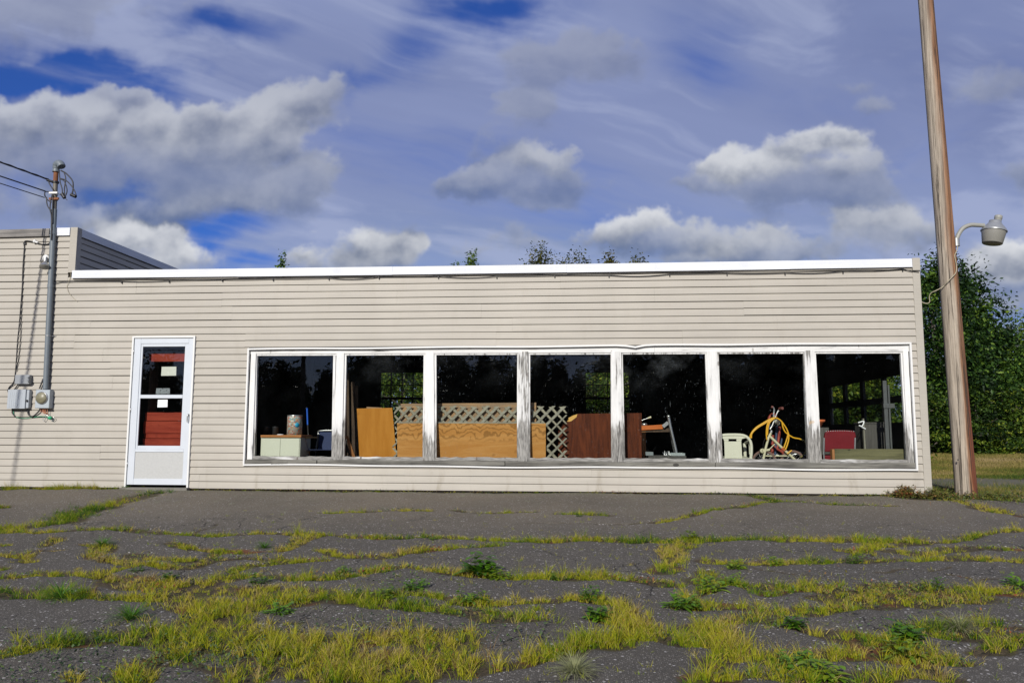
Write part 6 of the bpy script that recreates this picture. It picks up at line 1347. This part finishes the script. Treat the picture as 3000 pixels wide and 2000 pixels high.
WL = [(1100,1318,'dock',0,1.15,'big dark green leafy weed alone mid forecourt below the third mullion'), (1143,1326,'rosette',1,.8,'flat bright weed touching the right side of the big dark weed'), (955,1352,'bushy',0,1.0,'bushy weed left of centre in front of the big dark weed'),
      (895,1362,'bushy',1,.7,'small grey green weed just left of the bushy weed'), (1085,1378,'rosette',0,1.0,'low spreading weed in the crack below the big dark weed'), (1355,1376,'bushy',0,1.0,'leafy weed in the crack beneath the fourth window'), (1378,1420,'dock',1,.75,'compact upright green weed on bare asphalt below the leafy weed'),
      (1270,1326,'rosette',0,.5,'tiny rosette in a grass strip right of the big dark weed'), (790,1316,'bushy',1,.65,'small green weed under the second window, nearest the crack junction'), (606,1258,'grassy',0,.62,'dark grassy clump at the bend of the crack under the first window'), (600,1340,'bushy',0,.9,'dark low weed among brown stems left of centre'),
      (235,1250,'grassy',0,.8,'dark grassy clump below the storm door'), (312,1312,'bushy',0,.62,'dark green weed left of the forecourt in front of the door'), (390,1330,'dock',1,.55,'small leafy weed among reddish stems at left'), (140,1372,'grassy',0,.95,'thick dark tuft at the far left edge crack'), (300,1420,'grassy',0,.95,'spiky green tuft on the left dark asphalt'),
      (996,1237,'bushy',1,.55,'round feathery weed in the long crack under the second mullion'), (1590,1237,'rosette',1,.85,'wide leafed weed in the long crack under the fifth window'), (1330,1184,'bushy',0,.42,'small dark cushion weed on the short crack nearest the wall'), (1562,1392,'rosette',0,1.0,'leafy weed at the crack fork right of centre'), (1635,1352,'rosette',1,.95,'bright weed right of centre below the sixth window'),
      (1680,1338,'rosette',0,.75,'weed paired with the bright weed right of centre'), (1690,1304,'rosette',1,.8,'yellow green rosette on the right crack left end'), (1780,1292,'rosette',1,.6,'small bright weed along the right crack'), (1960,1290,'bushy',0,.8,'dark leafy clump on the right crack middle'), (1600,1392,'bushy',1,.75,'weed right of the crack fork'),
      (1828,1436,'dock',1,.62,'lone leafy weed on the right foreground asphalt'), (2078,1502,'rosette',1,1.05,'large bright leaved weed in the right foreground'), (2086,1466,'dock',1,.8,'green weed just behind the large bright leaved weed'), (2205,1446,'grassy',1,.85,'pale stemmed weed standing at the right foreground'), (1830,1528,'rosette',0,.95,'broad leaved weed at bottom right of centre'),
      (1900,1552,'rosette',1,.9,'bright leafy weed at the bottom edge right of centre'), (2140,1352,'bushy',0,.9,'dark weed patch at right in front of the timber pole'), (1320,1545,'grassy',1,.85,'pale straw coloured tuft at the bottom edge right of centre'), (2340,1345,'rosette',0,.9,'half cut weed at the right picture edge'), (880,1372,'rosette',1,.7,'small rosette near the bushy weed'),
      (1870,1130,'sprig',0,.8,'single small sprig against the wall under the last mullion'), (170,1122,'grassy',0,.5,'tall grass clump against the wall left of the door'), (300,1121,'grassy',0,.6,'dark grass clump at the left foot of the storm door'), (640,1405,'rosette',0,.8,'low weed in the thick grass at left centre')]
first = {}
for i, (px, py, kd, vr, s_, lb) in enumerate(WL):
    p = G(px*K, py*K); p.y = min(p.y, -.05); me = WM[kd][min(vr, len(WM[kd])-1)]
    o = bpy.data.objects.new('weed', me); col.objects.link(o); o.location = (p.x, p.y, float(lotz(np.array(p.x), np.array(p.y)))-.006); o.rotation_euler = (random.uniform(-.1, .1), random.uniform(-.1, .1), random.uniform(0, 6.28)); o.scale = (s_, s_, s_*random.uniform(.8, 1.0))
    tag(o, lb, 'weed', 'weeds growing through the forecourt')
# tangle at the building's right corner
def tangle(name, ctr, n, hgt, spread, tone, label, seed):
    rr = random.Random(seed); mb = MB(); tn = []; stem = MB()
    for i in range(n):
        a = rr.uniform(0, 6.28); r = abs(rr.gauss(0, spread)); b = Vector((ctr[0]+r*math.cos(a), min(ctr[1]+.5*r*math.sin(a), -.04), ctr[2])); h = hgt*rr.uniform(.3, 1.0)*(1-.4*min(r/spread/2.2, 1))
        t_ = b+Vector((rr.uniform(-.10, .12), rr.uniform(-.05, .03), h)); stem.tube([b, b.lerp(t_, .5)+Vector((rr.uniform(-.02, .02), 0, .01)), t_], .0018, 4)
        for k in range(9):
            p = b.lerp(t_, (k+1)/9.5); leaf_strip(mb, tn, p, rr.uniform(0, 6.28), rr.uniform(-.3, .7), rr.uniform(.02, .05), rr.uniform(.006, .013), .5, tone+rr.uniform(-.25, .3), .2, 3)
    nl = len(mb.v); mb.add(stem.v, stem.f); tn += [.62]*len(stem.v)
    me = bpy.data.meshes.new(name); me.from_pydata([Vector(v)-Vector(ctr) for v in mb.v], [], mb.f); me.update(); me.materials.append(M['ground_leaf']); at = me.attributes.new('tone', 'FLOAT', 'POINT'); at.data.foreach_set('value', np.clip(np.array(tn), 0, 1).astype(np.float32))
    o = bpy.data.objects.new(name, me); col.objects.link(o); o.location = ctr; tag(o, label, 'weed')
c_ = W(2650, 1444, -.10); tangle('bramble', (c_.x, -.10, .0), 95, .17, .11, .80, 'reddish tangle of weeds at the foot of the right building corner', 1)
c_ = W(2735, 1446, -.15); tangle('bramble', (c_.x, -.15, .0), 70, .14, .22, .60, 'low green and red weeds between the building corner and the pole', 2)
c_ = W(2900, 1446, -.20); tangle('bramble', (c_.x, -.25, -.01), 70, .12, .30, .50, 'low green weeds to the right of the pole base', 3)
# ------------------------------------------------------------------ trees
def crown_mesh(seed, ncl, per, shape, leaf, tone, mat, csz=.17, name='crown', gap=.0, needle=False):
    """leaf clumps in a unit crown: z from 0 to 1, widest radius 1; shape(z) gives the relative radius"""
    r_ = np.random.default_rng(seed); P, T = [], []
    k = 0
    while k < ncl:
        z = r_.random(); R_ = shape(z)
        if r_.random() > R_*1.05: continue
        a = r_.uniform(0, 2*np.pi); rad = R_*(1-r_.random()**2.2*.85)*(1+.30*math.sin(3*a+seed)*math.sin(7*z+seed)+.10*r_.normal())
        c = np.array([rad*math.cos(a), rad*math.sin(a), z]); m = int(per*r_.uniform(.5, 1.5)); s = csz*r_.uniform(.6, 1.3)
        P.append(c+np.clip(r_.normal(0, 1, (m, 3)), -1.9, 1.9)*np.array([s, s, s*.34])); T.append(tone+.05+r_.normal(0, .20)+r_.normal(0, .16, m)-.08); k += 1
    P = np.concatenate(P); T = np.clip(np.concatenate(T), 0, 1); return P, T
def leaves_mesh(name, P, T, size, sc_, mat, seed, droop=.3, ratio=.5):
    r_ = np.random.default_rng(seed); P = P*np.array(sc_); n = len(P); a = r_.uniform(0, 2*np.pi, n); e = r_.normal(-droop, .5, n); L = size*r_.uniform(.6, 1.35, n)
    d = np.stack([np.cos(a)*np.cos(e), np.sin(a)*np.cos(e), np.sin(e)], 1); rl = r_.normal(0, .7, n); s0 = np.stack([-np.sin(a), np.cos(a), np.zeros(n)], 1); u0 = np.cross(d, s0)
    s_ = s0*np.cos(rl)[:, None]+u0*np.sin(rl)[:, None]; nrm = np.cross(s_, d); Lc = L[:, None]
    v = np.stack([P, P+d*Lc*.45+s_*Lc*ratio*.5+nrm*Lc*.06, P+d*Lc, P+d*Lc*.45-s_*Lc*ratio*.5+nrm*Lc*.06], 1).reshape(-1, 3); i = np.arange(n)*4
    return npmesh(name, v, None, np.concatenate([np.stack([i, i+1, i+2], 1), np.stack([i, i+2, i+3], 1)]), mat, {'tone': np.repeat(T, 4)})
def trunk_mb(h, r, spread, seed, limbs=9):
    rr = random.Random(seed); mb = MB(); top = Vector((rr.uniform(-.2, .2), rr.uniform(-.2, .2), h*.92)); pts = [Vector((0, 0, -.2)), Vector((rr.uniform(-.08, .08), rr.uniform(-.08, .08), h*.3)), Vector((top.x*.5, top.y*.5, h*.62)), top]
    pp = smoothpath(pts, 5); mb.tube(pp, [r*(1-.9*i/(len(pp)-1))+.012 for i in range(len(pp))], 9)
    for i in range(limbs):
        t = .18+.70*i/limbs; b = pp[int(t*(len(pp)-1))]; a = i*2.4+rr.uniform(-.4, .4); L = spread*(1.05-.75*t)*rr.uniform(.7, 1.05)
        e = b+Vector((math.cos(a)*L, math.sin(a)*L, L*.55)); mid = b.lerp(e, .5)+Vector((0, 0, L*.08)); mb.tube(smoothpath([b, mid, e], 4), [r*.42*(1-t*.6)*(1-.85*k/8)+.006 for k in range(9)], 6)
        for q in range(2): s_ = mid.lerp(e, .3+.3*q); mb.tube([s_, s_+Vector((rr.uniform(-.5, .5), rr.uniform(-.5, .5), rr.uniform(.1, .5)))*L*.5], [r*.12, .005], 5)
    return mb
dome = lambda z: max(0, math.sin(math.pi*min(1, z*.86+.13)))**.62*(1-.12*z)
egg = lambda z: max(0, math.sin(math.pi*(z*.88+.08)))**.7*(1.12-.55*z)
spire = lambda z: max(.02, (1-z)**.85)*(.55+.45*min(1, z*7))
bush = lambda z: max(0, math.cos(z*1.50))**.6
NUM = {}
def make_tree(px, top_px, y, rad, kind, label, group, name='tree', tone=.5, cat='tree', nleaf=1.0, leaf=.10, low=0.0, seed=None, x=None, h=None):
    if x is None: x = W(px, 1100, y).x
    z0 = gz(x, y)-.03; H = h if h else W(px, top_px, y).z-z0
    sd = seed if seed is not None else (len(NUM)+1)*13+5; NUM[len(NUM)] = 1; kind_ = kind
    e = empty(name, (x, y, z0)); tag(e, label, cat, group)
    shape, mat, ncl, per, csz = {'dome': (dome, 'leaf_dark', 190, 80, .135), 'egg': (egg, 'leaf_mid', 170, 76, .14), 'brown': (dome, 'leaf_brown', 330, 42, .13), 'bush': (bush, 'leaf_shrub', 105, 90, .16), 'conifer': (spire, 'needle', 420, 12, .10), 'far': (dome, 'needle', 260, 14, .15)}[kind]
    P, T = crown_mesh(sd, int(ncl*nleaf), per, shape, leaf, tone, mat, csz); hc = H*(1-low)
    me = leaves_mesh('crown', P, T, leaf, (rad, rad, hc), M[mat], sd)
    o = bpy.data.objects.new('crown', me); col.objects.link(o); o.parent = e; o.location = (0, 0, H*low)
    tb = trunk_mb(H*.9, .035*H**.8+.01, rad, sd, 7 if kind != 'conifer' else 0); b = tb.build('trunk', M['bark']); b.parent = e
    return e
GR = 'trees at the edge of the field on the right'
make_tree(2752, 758, 14.6, 1.45, 'dome', 'dense dark green tree rising right behind the building corner', GR, leaf=.135, nleaf=1.5, tone=.40)
make_tree(2855, 782, 15.6, 1.2, 'dome', 'dark green tree with a ragged crown just right of the timber pole', GR, leaf=.135, nleaf=1.4, tone=.45)
make_tree(2925, 955, 16.6, 1.2, 'egg', 'shorter lighter tree between the ragged tree and the right picture edge', GR, leaf=.13, tone=.35, nleaf=1.2)
make_tree(3010, 925, 17.0, 1.9, 'egg', 'pale green tree at the right picture edge', GR, leaf=.12, tone=.5, nleaf=1.4)
make_tree(3170, 980, 18.5, 2.4, 'dome', 'dark green tree just outside the right picture edge', GR, leaf=.15, nleaf=1.0)
GS = 'shrubs at the foot of the trees'
for px, tp, y, r, tn, lb in ((2705, 1130, 12.6, 1.0, .40, 'green shrub close behind the building corner'), (2772, 1170, 12.9, .9, .22, 'dark shrub left of the timber pole'), (2855, 1110, 13.2, 1.0, .36, 'leafy shrub right of the timber pole'),
                             (2932, 1140, 13.6, 1.0, .48, 'bright leafy shrub between pole and right picture edge'), (3010, 1110, 14.0, 1.2, .38, 'green shrub cut by the right picture edge'), (2812, 1235, 12.4, .65, .55, 'low bright shrub at the field edge behind the pole'), (2900, 1245, 12.7, .6, .62, 'low yellowish shrub at the field edge right of the pole'), (2975, 1255, 13.0, .65, .45, 'low green shrub at the field edge by the right picture edge'), (3080, 1150, 14.6, 1.3, .4, 'green shrub just outside the right picture edge')):
    make_tree(px, tp, y, r, 'bush', lb, GS, 'shrub', tn, 'shrub', .8, .10)
GB = 'trees behind the shop roof'
for px, tp, y, r, kd, tn, lb in ((815, 770, 13.0, .42, 'egg', .5, 'thin green treetop alone above the left part of the white fascia'), (1335, 772, 13.5, .5, 'egg', .55, 'small pale treetop left of the tall pale one above the roof'), (1378, 752, 13.5, .5, 'egg', .60, 'tall thin pale treetop above the middle of the roof'),
                                 (1580, 743, 14.0, 1.05, 'brown', .6, 'largest brownish treetop above the roof'), (1688, 747, 14.4, 1.2, 'brown', .6, 'rounded brownish treetop next to the largest one'), (1790, 768, 14.0, .6, 'brown', .8, 'low brownish treetop right of the rounded one'), (1872, 762, 14.2, .65, 'brown', .75, 'rightmost brownish treetop above the roof')):
    make_tree(px, tp, y, r, kd, lb, GB, 'tree', tn, 'tree', 1.7 if kd == 'brown' else .9, .10, .12)
GW = 'green growth seen through the back windows'
for i, (x, y, h, r) in enumerate(((-3.3, 10.6, 2.7, 1.1), (-1.9, 11.0, 2.9, 1.2), (-.5, 10.8, 2.6, 1.2), (.9, 11.0, 2.9, 1.2), (2.3, 10.6, 2.7, 1.2), (3.7, 11.2, 2.8, 1.2), (-4.9, 10.8, 2.8, 1.2), (6.7, 8.4, 2.6, 1.0), (6.1, 6.4, 2.2, .8), (7.2, 11.0, 2.9, 1.1))):
    make_tree(0, 0, y, r, 'bush', ['leafy shrub behind the shop glimpsed through its back windows', 'leafy shrub beside the shop glimpsed through the overhead door'][i > 6], GW, 'shrub', .6, 'shrub', .9, .10, 0, None, x, h)
for i, (x, y, h, r) in enumerate(((-7.0, 17.5, 5.0, 2.3), (-3.6, 18.0, 5.3, 2.4), (-.6, 17.4, 5.2, 2.4), (2.6, 18.0, 5.4, 2.4), (5.6, 17.0, 5.2, 2.3), (7.4, 12.5, 4.2, 1.6), (6.2, 10.0, 3.4, 1.2))):
    make_tree(0, 0, y, r, 'egg', 'leafy tree behind the shop glimpsed through its back windows' if i < 5 else 'leafy tree beside the shop glimpsed through the overhead door', 'trees seen through the back windows', 'tree', .55, 'tree', 1.0, .15, .02, None, x, h)
# trees across the road behind the viewer: they darken the shop glass with their reflections
prot = []
for k in range(3):
    e = make_tree(0, 0, -45, 2.3, 'conifer' if k < 2 else 'far', 'dark tree across the road mirrored in the shop glass', 'trees across the road', 'roadside_tree', .4, 'tree', 1.0, .42, .0, 900+k, [-30, -34, -38][k], 6.0); prot.append(e)
ref = [(560, 1050), (640, 1045), (715, 1060), (770, 1054), (830, 1050), (868, 1070), (955, 1075), (1000, 1045), (1060, 1000), (1130, 985), (1200, 995), (1275, 990), (1350, 1005), (1420, 1025), (1462, 1048), (1530, 1050), (1580, 1032), (1635, 1046), (1700, 1075), (1755, 1040), (1800, 1000), (1870, 985), (1940, 975),
       (2010, 970), (2090, 975), (2160, 965), (2240, 980), (2320, 975), (2400, 985), (2480, 975), (2560, 980), (2640, 985), (2720, 975), (480, 1030), (400, 1020), (320, 1030)]
rr = random.Random(11)
for i, (px, tp) in enumerate(ref):
    yv_ = 44+rr.uniform(-3, 5); v = W(px, tp, yv_); src = prot[rr.choice((0, 0, 1, 2)) if v.z < 9 else 2]; z0 = gz(0, -40)
    r = src.copy() if i > 2 else src; s_ = (v.z-z0)/6.0
    if i > 2: col.objects.link(r)
    r.location = (v.x, -yv_, z0); r.scale = (s_*rr.uniform(.75, .95), s_*rr.uniform(.75, .95), s_); r.rotation_euler = (0, 0, rr.uniform(0, 6.28))
    if i > 2:
        for ch in src.children: c = ch.copy(); col.objects.link(c); c.parent = r
